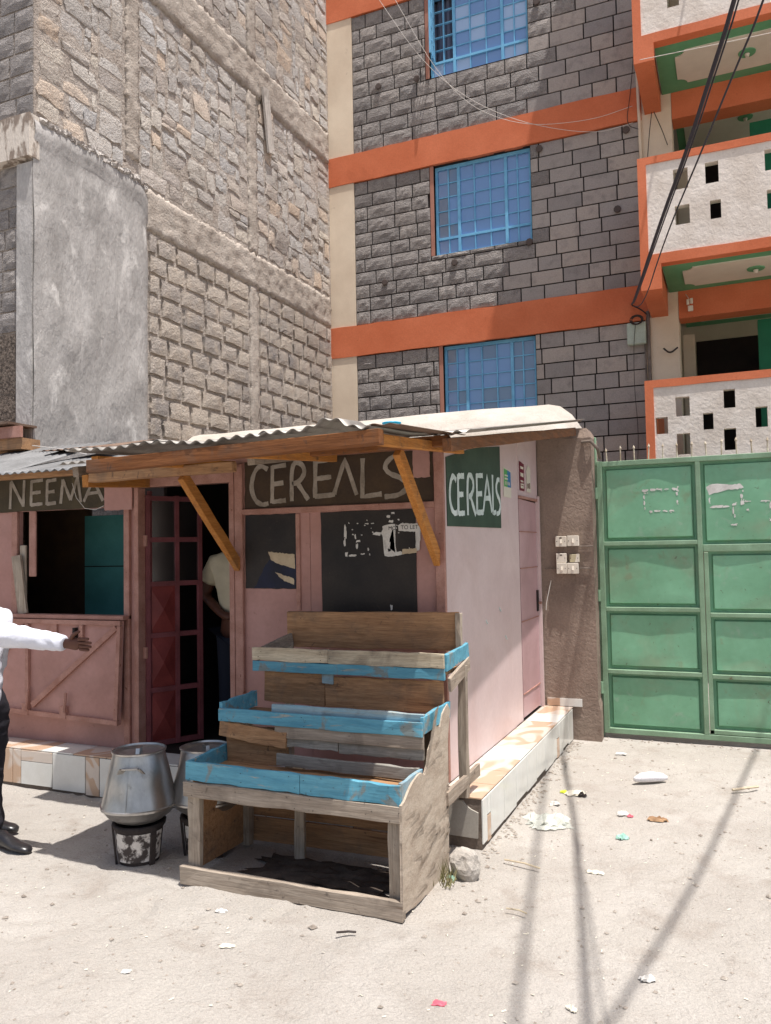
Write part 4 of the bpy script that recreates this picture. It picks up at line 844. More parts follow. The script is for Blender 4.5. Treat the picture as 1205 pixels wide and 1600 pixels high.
# ---------------------------------------------------------------- display stall
sl_ = thing('display_stall', 'stepped wooden vegetable stall with blue trays in front of the kiosk', 'stall', (-2.0, 3.8, 0))
def pk_(a, b_, wd, th, mat, name, up=(0, 0, 1), n=10, j=.0038): return B().beam(a, b_, wd, th, up, n, j).build(name, mat, sl_, bevel=.002)
x0, x1 = -2.62, -1.43
pk_((x0 - .02, 3.405, .03), (x1 + .01, 3.405, .035), .03, .085, old_wood_x, 'base_board'); pk_((x0 + .0, 3.425, .545), (-1.95, 3.42, .543), .022, .092, blue_x, 'tray_front'); pk_((-1.948, 3.42, .543), (x1, 3.418, .538), .022, .092, blue_x, 'tray_front')
pk_((x0 - .005, 3.415, .455), (x1, 3.415, .455), .03, .075, old_wood_x, 'front_rail')
for x in (x0 + .035, x1 - .04): pk_((x, 3.45, 0), (x, 3.45, .42), .07, .035, old_wood_z, 'leg', (0, 1, 0), 5)
for x in (x0 + .02, x1 - .06): pk_((x, 3.95, 0), (x, 3.95, .75), .05, .05, old_wood_z, 'leg', (0, 1, 0), 5)
pk_((-2.2, 3.85, 0), (-2.2, 3.85, .5), .06, .03, old_wood_z, 'leg', (0, 1, 0), 4)
for y in (3.52, 3.62, 3.71): pk_((x0 + .01, y, .505), (x1 - .012, y, .505), .09, .018, brown_wood_x, 'tray_slat')
pk_((x0 + .005, 3.43, .54), (x0 + .005, 3.98, .56), .02, .1, blue_x, 'tray_side'); pk_((x1 - .012, 3.432, .545), (x1 - .012, 3.70, .545), .018, .09, blue_worn, 'tray_side', n=4)
pk_((-2.25, 3.70, .565), (x1 - .02, 3.70, .56), .018, .06, grey_board, 'riser_board')
for q, zz in enumerate((.08, .22, .36)): pk_((x0 + .03, 4.0, zz), (x1 - .05, 4.0, zz + .005), .016, .132, brown_wood_x, 'back_panel', n=4)
# riser between lower and middle tray
pk_((x0 + .28, 3.735, .655), (-1.905, 3.735, .655), .018, .055, grey_board, 'riser_board'); pk_((-1.90, 3.733, .65), (x1 - .005, 3.733, .652), .018, .062, grey_board, 'riser_board')
pk_((x0 + .02, 3.76, .60), (x0 + .40, 3.76, .62), .016, .2, brown_wood_x, 'riser_board')
pk_((x0 + .0, 3.72, .70), (x0 + .42, 3.716, .66), .02, .085, brown_wood_x, 'riser_board'); pk_((x0 + .35, 3.722, .712), (x1, 3.718, .712), .022, .075, old_wood_x, 'front_rail')
pk_((x0, 3.712, .772), (x1, 3.708, .772), .02, .07, blue_x, 'tray_front', j=.003); pk_((-2.3, 3.74, .812), (x1 - .0, 3.735, .815), .018, .06, blue_worn, 'tray_front')
for y in (3.80, 3.90, 4.0): pk_((x0 + .01, y, .745), (x1 - .012, y, .745), .09, .018, brown_wood_x, 'tray_slat')
pk_((x0 + .005, 3.72, .79), (x0 + .005, 4.08, .80), .02, .09, blue_x, 'tray_side'); pk_((x1 - .006, 3.715, .79), (x1 - .006, 4.11, .80), .02, .085, blue_x, 'tray_side', n=4)
pk_((x0 + .06, 4.085, .88), (-2.16, 4.085, .87), .018, .19, brown_wood_x, 'riser_board'); pk_((-2.155, 4.08, .86), (x1 - .02, 4.08, .865), .018, .17, brown_wood_x, 'riser_board')
pk_((-2.17, 4.07, .95), (-2.10, 4.07, .95), .02, .09, blue_worn, 'patch_block', n=1)
pk_((x0, 4.055, .992), (x1, 4.05, .992), .02, .058, blue_x, 'tray_front', j=.004); pk_((x0, 4.05, 1.062), (-2.12, 4.05, 1.06), .02, .075, pale_wood, 'tray_front'); pk_((-2.118, 4.05, 1.06), (x1, 4.046, 1.062), .02, .078, pale_wood, 'tray_front')
for y in (4.12, 4.22, 4.31): pk_((x0 + .06, y, .985), (x1 - .012, y, .985), .09, .018, brown_wood_x, 'tray_slat')
pk_((x1 + .004, 4.05, 1.05), (x1 + .004, 4.43, 1.075), .018, .085, blue_x, 'tray_side', n=4); pk_((x0 + .02, 4.06, 1.05), (x0 + .1, 4.34, 1.12), .018, .07, old_wood_y, 'tray_side', n=3)
bb = pk_((-2.56, 4.36, 1.175), (x1 - .02, 4.36, 1.185), .022, .215, brown_wood_x, 'back_board', n=14)
pk_((x1 - .018, 4.345, 1.08), (x1 - .018, 4.345, 1.29), .035, .03, old_wood_z, 'back_post', (0, 1, 0), 3)
pk_((x1 + .0, 4.33, .275), (x1 + .0, 4.34, 1.0), .05, .035, old_wood_z, 'leg', (0, 1, 0), 5); pk_((x0 + .08, 4.33, .275), (x0 + .08, 4.34, 1.1), .05, .035, old_wood_z, 'leg', (0, 1, 0), 5)
pk_((x1 + .012, 4.0, .36), (x1 + .012, 4.56, .37), .022, .07, old_wood_y, 'brace', n=3); pk_((x1 + .012, 4.08, .93), (x1 + .012, 4.42, 1.0), .02, .075, old_wood_y, 'brace', n=3)
pk_((-1.47, 4.10, .29), (-1.47, 4.52, .29), .03, .03, old_wood_y, 'foot', n=2)
# plywood side with ragged top and layers peeling
P_ = [(3.395, .02), (3.55, .0), (3.8, -.01), (4.02, -.01), (4.035, .3), (4.04, .62), (4.09, .8), (4.05, .84), (3.97, .80), (3.93, .74), (3.86, .76), (3.82, .70), (3.77, .66), (3.745, .60), (3.70, .56), (3.66, .585), (3.54, .57), (3.44, .51), (3.40, .5)]
def jag2(P_, amp, st_):
    o = []
    for i in range(len(P_)):
        a, c = Vector(P_[i]), Vector(P_[(i + 1) % len(P_)]); k_ = max(1, int((c - a).length / st_))
        o += [(a.lerp(c, t / k_).x + U(-amp, amp), a.lerp(c, t / k_).y + U(-amp, amp)) for t in range(k_)]
    return o
bm = bmesh.new(); q = jag2(P_, .004, .04); f = bm.faces.new([bm.verts.new((x1 + .004, a, c)) for a, c in q]); bmesh.ops.triangulate(bm, faces=[f]); me = bpy.data.meshes.new('side_panel'); bm.to_mesh(me); bm.free()
o = link('side_panel', me, ply, sl_); md = o.modifiers.new('s', 'SOLIDIFY'); md.thickness = .012; md.offset = 0
for k_ in range(46):
    yy = U(3.42, 4.02); zz = U(.03, .5) if R() < .8 else U(.55, .75) ; ln = U(.06, .17); h = U(.012, .03)
    if yy + ln > 4.04: ln = 4.04 - yy
    if yy < 3.72 and zz > .48: continue
    t_ = U(-.02, .05)
    B().add([(x1 + .0105, yy, zz), (x1 + .0105, yy + ln, zz + t_), (x1 + .0135 + U(0, .004), yy + ln * .9, zz + t_ + h), (x1 + .0115, yy + .1 * ln, zz + h * .7)], [(0, 1, 2, 3)]).build('veneer_flake', ply, sl_)
for k_ in range(5):
    yy = 3.70 + k_ * .03; zz = .58 + k_ * .045
    B().add([(x1 + .01, yy, zz), (x1 + .01, yy + .05, zz + .02), (x1 + .035, yy + .03, zz + .11), (x1 + .028, yy - .005, zz + .09)], [(0, 1, 2, 3)]).build('veneer_flake', ply, sl_)
nb = [(xx, 3.402 if zz > .5 else 3.398, zz) for xx in (-2.59, -2.3, -2.0, -1.9, -1.6, -1.46) for zz in (.565, .515, .47, .435)] + [(xx, 3.694, zz) for xx in (-2.58, -2.1, -1.5) for zz in (.785, .755)] + [(xx, 4.034, zz) for xx in (-2.58, -2.15, -2.08, -1.46) for zz in (1.08, 1.045)]
b = B()
for c in nb: b.lathe([(.0028, 0), (.0024, .002)], (c[0] + U(-.03, .03), c[1], c[2] + U(-.012, .012)), 6)
o = b.build('nail_heads', slot, sl_); o['kind'] = 'stuff'
# side panel on the far end
pk_((x0 - .0, 3.48, .25), (x0 - .0, 3.98, .25), .012, .46, brown_wood_x, 'side_panel', n=2)

# ---------------------------------------------------------------- charcoal stoves and steaming pots
def stove(c, label):
    t = thing('charcoal_stove', label, 'stove', c, 'charcoal stoves in front of the kiosk door')
    x, y, z = c
    B().lathe([(.105, .0), (.11, .02), (.112, .03), (.126, .17), (.14, .192), (.143, .208), (.128, .208), (.11, .19), (.09, .10), (.001, .10)], (x, y, z), 26, False).build('body', soot, t, smooth=True)
    vs = []; n = 14
    for j in range(6):
        for i in range(n + 1):
            a = -2.05 + 2.3 * i / n; zz = .02 + .15 * j / 5; r = .1115 + (.126 - .1115) * max(0, zz - .03) / .14 + .004
            vs.append((x + r * math.cos(a), y + r * math.sin(a), z + zz))
    W = n + 1
    B().add(vs, [(j * W + i, j * W + i + 1, (j + 1) * W + i + 1, (j + 1) * W + i) for j in range(5) for i in range(n)]).build('tin_cladding', flaked_tin, t, smooth=True)
    for a in (-.3, 1.8, 3.9):
        B().beam((x + .118 * math.cos(a), y + .118 * math.sin(a), z - .01), (x + .139 * math.cos(a), y + .139 * math.sin(a), z + .20), .03, .012, (math.cos(a), math.sin(a), 0)).build('foot', soot, t)
    return t
def pot(c, label, s=1., turn=0):
    t = thing('aluminium_pot', label, 'pot', c, 'tapered aluminium pots on the stoves'); x, y, z = c
    pr = [(.001, 0), (.09, .004), (.15, .022), (.205, .055), (.236, .09), (.246, .094), (.246, .104), (.238, .108)] + [(.238 - .073 * i / 8, .108 + .265 * i / 8) for i in range(1, 9)] + [(.173, .378), (.175, .386), (.166, .388), (.160, .37), (.001, .365)]
    k0 = .82
    bo = B().lathe([(r * s * k0, q * s) for r, q in pr], (x, y, z), 56, False).build('body', alu, t, smooth=True)
    for v in bo.data.vertices:
        d_ = Vector((v.co.x - x, v.co.y - y, 0)); n_ = noise.noise(v.co * 9) * .006 + noise.noise(v.co * 22) * .002
        if d_.length > .05: v.co += d_.normalized() * n_
    bo.modifiers.new('e', 'EDGE_SPLIT').split_angle = .6
    B().lathe([(r * s * k0, q * s) for r, q in ((.001, .356), (.12, .352), (.155, .372), (.172, .376), (.172, .380), (.15, .378), (.12, .362), (.001, .366))], (x, y, z), 40, False).build('lid', alu, t, smooth=True)
    a = turn; d = Vector((math.cos(a), math.sin(a), 0)); u = Vector((-d.y, d.x, 0)); c0 = Vector((x, y, z + .366 * s))
    P_ = [c0 - u * .04 * s, c0 - u * .032 * s + Vector((0, 0, .028 * s)), c0 + u * .032 * s + Vector((0, 0, .028 * s)), c0 + u * .04 * s]
    b = B()
    for i in range(3): b.beam(P_[i], P_[i + 1], .02 * s, .004, d.cross(P_[i + 1] - P_[i]))
    b.build('lid_handle', alu, t)
    for a in (turn - 1.62, turn + 1.52):
        d = Vector((math.cos(a), math.sin(a), 0)); u = Vector((-d.y, d.x, 0)); c0 = Vector((x, y, z + .325 * s)) + d * .178 * s * k0
        P_ = [c0 - u * .06 * s - Vector((0, 0, .03)) * s + d * .006, c0 - u * .04 * s + d * .028 * s, c0 + u * .04 * s + d * .028 * s, c0 + u * .06 * s - Vector((0, 0, .03)) * s + d * .006]
        b = B()
        for i in range(3): b.beam(P_[i], P_[i + 1], .034 * s, .006, (0, 0, 1))
        b.build('handle', alu, t)
    a = turn - 1.75
    B().add([(x + (.2385 - .073 * i / 6 + .0015) * s * k0 * math.cos(a + da), y + (.2385 - .073 * i / 6 + .0015) * s * k0 * math.sin(a + da), z + (.11 + .262 * i / 6) * s) for i in range(7) for da in (0, .03)], [(2 * i, 2 * i + 1, 2 * i + 3, 2 * i + 2) for i in range(6)]).build('seam', alu, t)
    return t
stove((-3.04, 3.56, -.005), 'small round charcoal stove with flaked white paint under the front pot'); pot((-3.04, 3.56, .195), 'tapered aluminium cooking pot on the front charcoal stove', 1.02, .5)
stove((-2.765, 3.79, -.005), 'charcoal stove half hidden behind the stall corner'); pot((-2.765, 3.79, .195), 'tapered aluminium pot half hidden behind the blue stall tray', .98, .9)

# ---------------------------------------------------------------- people
def skin_obj(name, chains, mat, parent, sub=2, root=0, fold=0):
    vs = []; es = []; rs = []; idx = {}
    for ch in chains:
        prev = None
        for (p, r) in ch:
            key = tuple(round(q, 4) for q in p)
            if key not in idx: idx[key] = len(vs); vs.append(p); rs.append(r if isinstance(r, tuple) else (r, r))
            if prev is not None and prev != idx[key]: es.append((prev, idx[key]))
            prev = idx[key]
    me = bpy.data.meshes.new(name); me.from_pydata(vs, es, []); o = bpy.data.objects.new(name, me); col.objects.link(o)
    o.modifiers.new('skin', 'SKIN'); sd = me.skin_vertices[0].data
    for i, r in enumerate(rs): sd[i].radius = r; sd[i].use_root = (i == root)
    ss = o.modifiers.new('sub', 'SUBSURF'); ss.levels = ss.render_levels = sub
    dg = bpy.context.evaluated_depsgraph_get(); nm = bpy.data.meshes.new_from_object(o.evaluated_get(dg)); bpy.data.objects.remove(o)
    if fold:
        nm.update()
        nn = [v.normal.copy() for v in nm.vertices]
        for v, q in zip(nm.vertices, nn):
            c = v.co; f_ = noise.noise((c.x * 7, c.y * 9, c.z * 16)) + .5 * noise.noise((c.x * 20, c.y * 16, c.z * 30)) + .7 * (1 - 2 * abs(noise.noise((c.x * 12 + c.z * 5, c.y * 5, c.z * 8))))
            v.co = c + q * f_ * fold
    nm.materials.clear(); return link(name, nm, mat, parent, smooth=True)
def head(c, face, r, parent, body_top):
    # ellipsoid head with nose, ears, eyes, mouth, hair cap; face = yaw of gaze
    T = Matrix.Translation(c) @ Matrix.Rotation(face, 4, 'Z')
    def ell(cx, rx, n=20, m_=14, cut=None):
        vs = []; fs = []
        for j in range(m_ + 1):
            th = math.pi * j / m_
            for i in range(n):
                a = 2 * math.pi * i / n; v = Vector((rx[0] * math.sin(th) * math.cos(a), rx[1] * math.sin(th) * math.sin(a), rx[2] * math.cos(th)))
                if cut: v = cut(v)
                vs.append(T @ (v + Vector(cx)))
        for j in range(m_):
            for i in range(n): fs.append((j * n + i, (j + 1) * n + i, (j + 1) * n + (i + 1) % n, j * n + (i + 1) % n))
        return vs, fs
    def jaw(v):
        if v.z < 0: v = Vector((v.x * (1 + v.z * 1.2) + .012 * -v.z / r, v.y * (1 + v.z * 2.0), v.z))
        return v
    b = B().add(*ell((0, 0, 0), (r * .95, r * .76, r * 1.18), cut=jaw)); b.add(*ell((r * .95, 0, -r * .15), (r * .16, r * .13, r * .22), 8, 6))
    for s in (-1, 1): b.add(*ell((-.05 * r, s * r * .77, -r * .05), (r * .2, r * .06, r * .28), 8, 6))
    b.add(*ell((r * .84, 0, -r * .55), (r * .1, r * .26, r * .07), 8, 6))
    h = b.build('head', skin_m, parent, smooth=True)
    for s in (-1, 1): B().add(*ell((r * .82, s * r * .3, r * .06), (r * .08, r * .11, r * .06), 8, 6)).build('eye', leather, h, smooth=True)
    B().add(*ell((-r * .06, 0, r * .16), (r * .98, r * .8, r * 1.1), cut=lambda v: v if v.z > -.3 * r and v.x < .62 * r else Vector((v.x * .8, v.y * .85, v.z * .9)))).build('hair', hair_m, h, smooth=True)
    return h
def hand(wr, d, up, parent, s=1.):
    d = Vector(d).normalized(); up = Vector(up); sd = d.cross(up).normalized(); up = sd.cross(d); w0 = Vector(wr); ch = []
    palm = w0 + d * .05 * s
    ch.append([(tuple(w0 - d * .05), (.026, .03)), (tuple(w0), (.02, .028)), (tuple(palm), (.014, .038)), (tuple(w0 + d * .085 * s), (.012, .036))])
    o = skin_obj('hand', ch, skin_m, parent, 2)
    for k, (off, ln, dr) in enumerate(((.028, .074, .02), (.009, .084, -.04), (-.010, .078, -.10), (-.027, .062, -.16))):
        b0 = w0 + d * .075 * s + up * off; dd = (d + up * dr).normalized(); cur = sd * -.12 * (k + 1) * .4
        p1 = b0 + dd * ln * .45; p2 = p1 + (dd + cur).normalized() * ln * .32; p3 = p2 + (dd + cur * 2).normalized() * ln * .25
        skin_obj('finger', [[(tuple(b0), .0115), (tuple(p1), .0105), (tuple(p2), .0098), (tuple(p3), .008)]], skin_m, o, 2)
    b0 = w0 + d * .025 * s + up * .026; dd = (d * .75 + up * .75).normalized(); p1 = b0 + dd * .035; p2 = p1 + (d * .9 + up * .5).normalized() * .032; p3 = p2 + (d + up * .25).normalized() * .024
    skin_obj('thumb', [[(tuple(b0), .013), (tuple(p1), .0115), (tuple(p2), .010), (tuple(p3), .0075)]], skin_m, o, 2)
    return o
def shoe(heel, yaw, parent):
    P_ = []; prof = [(-.035, .03, .085, .035), (0, .036, .095, .04), (.06, .037, .10, .035), (.11, .04, .075, 0), (.17, .046, .052, 0), (.23, .042, .045, 0), (.262, .028, .034, 0), (.272, .012, .022, 0)]
    T = Matrix.Translation(heel) @ Matrix.Rotation(yaw, 4, 'Z'); vs = []; n = 12
    for x, wd, h, _ in prof:
        for i in range(n):
            a = 2 * math.pi * i / n; zz = max(0, (math.sin(a) * .5 + .5)); vs.append(T @ Vector((x, wd * math.cos(a), h * zz ** .8)))
    fs = [(j * n + i, j * n + (i + 1) % n, (j + 1) * n + (i + 1) % n, (j + 1) * n + i) for j in range(len(prof) - 1) for i in range(n)] + [tuple(range(n)), tuple((len(prof) - 1) * n + i for i in range(n))]
    o = B().add(vs, fs).build('shoe', leather, parent, smooth=True); return o
# man at the frame's left edge, pointing at the kiosk
P1 = thing('person', 'man in white long-sleeved shirt and charcoal trousers, arm stretched towards the kiosk', 'person', (-4.05, 3.45, 0))
fx = -.15
def M1(z, y=3.48, x=0): return (-4.02 + fx + x, y, z)
skin_obj('body', [[(M1(.84), .09), (M1(1.1), .085), (M1(1.26), .09), (M1(1.38, x=-.01), .045), (M1(1.46, x=-.02), .045)],
                  [(M1(1.26), .09), (M1(1.29, 3.33), .045), ((-3.78, 3.35, 1.215), .035), ((-3.42, 3.385, 1.172), .026)], [(M1(1.26), .09), (M1(1.28, 3.65, -.02), .045), ((-4.30, 3.72, 1.02), .035), ((-4.36, 3.72, .80), .026)],
                  [(M1(.84), .09), (M1(.78, 3.39), .07), ((-4.07, 3.39, .44), .05), ((-4.0, 3.40, .08), .035)], [(M1(.84), .09), (M1(.78, 3.57), .07), ((-4.22, 3.6, .44), .05), ((-4.27, 3.6, .08), .035)]], skin_m, P1)
skin_obj('shirt', [[(M1(.74), .125), (M1(.82), .13), (M1(.95), .13), (M1(1.1), .125), (M1(1.25), .125), (M1(1.36, x=.01), .07)],
                   [(M1(1.25), .125), (M1(1.275, 3.33), .085), ((-3.95, 3.335, 1.235), .080), ((-3.84, 3.345, 1.215), .074), ((-3.74, 3.355, 1.205), .068), ((-3.62, 3.365, 1.192), .060), ((-3.52, 3.375, 1.182), .054), ((-3.43, 3.384, 1.173), .045), ((-3.395, 3.387, 1.171), .043)],
                   [(M1(1.25), .125), (M1(1.27, 3.65, -.02), .08), ((-4.30, 3.72, 1.02), .062), ((-4.35, 3.72, .82), .045)]], shirt_w, P1, 4, 0, .007)
skin_obj('trousers', [[(M1(.93), .12), (M1(.82), .125), (M1(.72, 3.40), .11), ((-4.06, 3.40, .44), .09), ((-3.985, 3.40, .2), .075), ((-3.98, 3.405, .06), .08)], [(M1(.82), .125), (M1(.72, 3.57), .11), ((-4.22, 3.6, .44), .09), ((-4.26, 3.6, .06), .078)]], trouser_d, P1, 4, 0, .008)
shoe((-3.935, 3.405, .0), -.05, P1); shoe((-4.29, 3.6, .0), .1, P1)
bx(-3.94, -3.865, 3.27, 3.305, .735, .82).build('belt_pouch', leather, P1, bevel=.006)
head((-4.05 + fx, 3.48, 1.555), .3, .105, P1, 1.5); hand((-3.385, 3.388, 1.17), (1, .05, .0), (0.1, -.25, 1), P1, 1.0); hand((-4.36, 3.72, .80), (.2, 0, -1), (1, 0, .1), P1)
# man standing inside the doorway
P2 = thing('person', 'man in cream T-shirt standing with his back turned inside the kiosk doorway', 'person', (-3.47, 5.2, .27))
a = (-3.48, 5.2)
skin_obj('body', [[((a[0], a[1], 1.10), (.14, .11)), ((a[0], a[1], 1.35), (.13, .10)), ((a[0], a[1], 1.58), (.14, .10)), ((a[0] + .02, a[1], 1.70), .055), ((a[0] + .03, a[1], 1.76), .05)], [((a[0], a[1], 1.58), (.14, .10)), ((a[0] - .19, a[1] - .02, 1.57), .055), ((a[0] - .27, a[1] - .06, 1.33), .044), ((a[0] - .05, a[1] - .14, 1.19), .032), ((a[0] + .04, a[1] - .16, 1.18), (.02, .035))],
                  [((a[0], a[1], 1.58), (.14, .10)), ((a[0] + .19, a[1] + .02, 1.57), .055), ((a[0] + .24, a[1] - .03, 1.33), .044), ((a[0] + .1, a[1] - .14, 1.2), .032)], [((a[0], a[1], 1.10), (.14, .11)), ((a[0] - .09, a[1], 1.02), .085), ((a[0] - .1, a[1], .7), .055), ((a[0] - .1, a[1], .34), .04)], [((a[0], a[1], 1.10), (.14, .11)), ((a[0] + .09, a[1], 1.02), .085), ((a[0] + .1, a[1], .7), .055), ((a[0] + .1, a[1], .34), .04)]], skin_m, P2)
skin_obj('tee_shirt', [[((a[0], a[1], 1.16), (.17, .14)), ((a[0], a[1], 1.35), (.165, .13)), ((a[0], a[1], 1.57), (.17, .125)), ((a[0] + .02, a[1], 1.66), .075)], [((a[0], a[1], 1.57), (.17, .125)), ((a[0] - .19, a[1] - .02, 1.57), .082), ((a[0] - .25, a[1] - .05, 1.41), .078)], [((a[0], a[1], 1.57), (.17, .125)), ((a[0] + .19, a[1] + .02, 1.57), .08), ((a[0] + .23, a[1], 1.41), .07)]], shirt_c, P2, 3, 0, .006)
skin_obj('trousers', [[((a[0], a[1], 1.14), (.155, .125)), ((a[0] - .09, a[1], 1.0), .105), ((a[0] - .1, a[1], .7), .08), ((a[0] - .1, a[1], .33), .075)], [((a[0], a[1], 1.14), (.155, .125)), ((a[0] + .09, a[1], 1.0), .105), ((a[0] + .1, a[1], .7), .08), ((a[0] + .1, a[1], .33), .075)]], trouser_n, P2)
shoe((a[0] - .1, a[1], .265), .5, P2); shoe((a[0] + .1, a[1], .265), .5, P2); head((a[0] + .05, a[1], 1.86), .9, .105, P2, 1.7)

# ---------------------------------------------------------------- cables, wires, meter box
def smooth_path(P_, n=3):
    P_ = [Vector(p) for p in P_]
    for _ in range(n):
        q = [P_[0]]
        for i in range(len(P_) - 1): q += [P_[i].lerp(P_[i + 1], .25), P_[i].lerp(P_[i + 1], .75)]
        P_ = q + [P_[-1]]
    return P_
def cable(name, P_, r, mat, label, cat='cable', grp=None, n=3): return tag(B().tube(smooth_path(P_, n), r, 7).build(name, mat, smooth=True), label, cat, grp)
cable('overhead_cable', [(-1.20, 11.42, 4.97), (-.80, 7.9, 3.98), (-.438, 6.212, 4.02), (-.186, 5.27, 4.12), (-.038, 4.80, 4.28), (.098, 4.345, 4.40), (.9, 1.6, 5.6), (2.0, -1.9, 8.0)], .0125, cable_m, 'thick black cable bundle sagging in front of the balconies', n=2)
cable('overhead_cable', [(-1.17, 11.42, 4.98), (-.77, 7.9, 4.03), (-.40, 6.212, 4.06), (-.155, 5.27, 4.15), (-.005, 4.80, 4.31), (.13, 4.345, 4.43), (.93, 1.6, 5.65), (2.05, -1.9, 8.0)], .005, cable_m, 'thin black cable running beside the thick bundle', n=2)
cable('overhead_cable', [(-1.18, 11.42, 4.94), (-.75, 8.2, 4.0), (-.36, 5.64, 3.72), (-.081, 4.56, 3.78), (.077, 3.956, 3.83), (.19, 3.52, 3.85), (.95, .8, 4.6), (2.3, -2.4, 6.5)], .005, cable_m, 'single black cable right of the thick bundle', n=2)
cable('overhead_cable', [(-.095, 10.09, 9.3), (.049, 7.37, 7.8), (.372, 4.69, 7.0), (.883, 1.90, 7.0), (1.536, -.99, 7.6)], .015, cable_m, 'cable high above the frame casting a shadow line by the step')
cable('overhead_cable', [(2.28, 8.86, 8.0), (1.519, 6.55, 6.0), (1.016, 2.18, 6.0), (.6, -1.5, 8.0)], .015, cable_m, 'cable high above the frame casting the rightmost shadow line')
cable('washing_line', [(-4.9, 11.1, 10.4), (-4.0, 11.2, 8.85), (-2.94, 11.3, 7.95), (-1.67, 11.4, 7.45), (-1.1, 11.4, 7.5)], .0032, wire_w, 'pale wire sagging across the facade, left one', 'wire')
cable('washing_line', [(-4.65, 11.1, 10.4), (-3.7, 11.2, 8.45), (-2.75, 11.3, 7.78), (-1.7, 11.4, 7.66), (-1.1, 11.42, 7.75)], .0032, wire_w, 'pale wire sagging across the facade, right one', 'wire')
cable('washing_line', [(-.87, 10.1, 7.60), (.58, 10.1, 7.53), (2.2, 10.1, 7.5)], .004, wire_w, 'pale line stretched below the upper balcony', 'wire')
mb = thing('meter_box', 'grey-green electric meter box high on the stone facade', 'meter box', (-1.14, 11.4, 4.4))
bx(-1.267, -1.02, 11.36, 11.46, 4.40, 4.70).build('case', box_m, mb, bevel=.012)
for k_ in range(4): B().tube([(-1.13 + (.06 + .01 * k_) * math.cos(t), 11.33 - .006 * k_, 4.72 + (.05 + .006 * k_) * math.sin(t)) for t in [i * .45 for i in range(15)]], .005, 5).build('wire_coil', wire_d, mb)
B().tube(smooth_path([(-1.15, 11.34, 4.66), (-1.18, 11.34, 4.4), (-1.2, 11.42, 3.8), (-1.16, 11.42, 3.2), (-1.2, 11.42, 2.6)]), .004, 5).build('drop_wire', wire_d, mb)
cd_ = thing('conduit', 'grey conduit pipe running down beside the cream pier', 'pipe', (-1.0, 11.42, 2.4))
B().tube([(-.99, 11.43, 2.4), (-.99, 11.43, 4.85)], .025, 8).build('pipe', pipe_m, cd_, smooth=True); B().tube([(-1.035, 11.43, 2.4), (-1.035, 11.43, 4.4)], .013, 8).build('pipe', pipe_m, cd_, smooth=True)
B().tube(smooth_path([(-1.19, 11.4, 4.95), (-1.08, 11.38, 4.88), (-1.0, 11.4, 4.8)]), .01, 6).build('lead', wire_d, cd_)
cd2 = thing('conduit', 'pale conduit beside the cream pier on the upper floor', 'pipe', (-1.0, 11.42, 6.2))
B().tube([(-1.0, 11.43, 6.2), (-1.03, 11.43, 8.6)], .022, 8).build('pipe', cream, cd2, smooth=True)
B().tube(smooth_path([(-.85, 11.42, 7.6), (-.9, 11.38, 7.2), (-.95, 11.38, 6.6), (-.95, 11.42, 6.2)]), .006, 5).build('lead', wire_d, cd2)
B().tube(smooth_path([(-.82, 11.42, 7.6), (-.72, 11.38, 7.3), (-.66, 11.42, 7.1)]), .006, 5).build('lead', wire_d, cd2)
cable('dangling_wire', [(-1.05, 11.42, 8.6), (-1.12, 11.40, 7.9), (-1.2, 11.42, 7.5), (-1.02, 11.42, 7.4)], .005, wire_d, 'dark wire looping over the middle orange band', 'wire')
so_ = thing('dangling_socket', 'two small white junction boxes dangling under the balcony', 'junction box', (-.45, 11.3, 4.7))
B().tube(smooth_path([(-.5, 11.45, 5.02), (-.48, 11.4, 4.98), (-.45, 11.4, 4.92)]), .004, 5).build('lead', wire_w, so_)
for q in ((-.49, -.455, 4.86, 4.93), (-.445, -.41, 4.87, 4.94), (-.475, -.41, 4.77, 4.84)): bx(q[0], q[1], 11.38, 11.42, q[2], q[3]).build('box', switch_m, so_, bevel=.004)
cable('bracket_wire', [(-.62, 11.40, 4.3), (-.72, 11.38, 4.22), (-.80, 11.36, 4.30)], .012, wire_d, 'bent dark cable end on the cream pier', 'wire')

# ---------------------------------------------------------------- ground litter, stones
def crumple(name, c, sx, sy, h, mat, label, cat, rz=0, n=7):
    if sx < .25: sx, sy, h = sx * .82, sy * .82, h * .7
    b = B(); vs = []; T = Matrix.Rotation(rz, 3, 'Z'); g = gz(c[0], c[1])
    for j in range(n + 1):
        for i in range(n + 1):
            u, v = i / n - .5, j / n - .5; k_ = 1 - .35 * R() * (abs(u) > .4 or abs(v) > .4)
            p = T @ Vector((u * sx * k_, v * sy * k_, 0)); e = max(0, 1 - (2 * max(abs(u), abs(v))) ** 2)
            vs.append((c[0] + p.x, c[1] + p.y, g + .003 + h * (.15 + e) * U(.2, 1)))
    fs = [(j * (n + 1) + i, j * (n + 1) + i + 1, (j + 1) * (n + 1) + i + 1, (j + 1) * (n + 1) + i) for j in range(n) for i in range(n) if not ((i in (0, n - 1)) and (j in (0, n - 1)) and R() < .8)]
    o = b.add(vs, fs).build(name, mat); s = o.modifiers.new('s', 'SOLIDIFY'); s.thickness = .001
    return tag(o, label, cat)
crumple('plastic_bag', (-1.10, 4.93), .30, .28, .05, plastic_c, 'crumpled clear plastic bag on the ground beside the tiled step', 'plastic bag', .4, 11)
crumple('wrapper', (-1.05, 5.54), .19, .11, .045, p_cream, 'pale wrapper with dark inside near the tiled step', 'wrapper', .2); crumple('wrapper', (-1.13, 5.56), .07, .05, .03, yellow_p, 'small yellow-green wrapper scrap near the tiled step', 'wrapper')
crumple('wrapper', (-1.0, 5.52), .08, .06, .05, slot, 'small black wrapper scrap near the tiled step', 'wrapper')
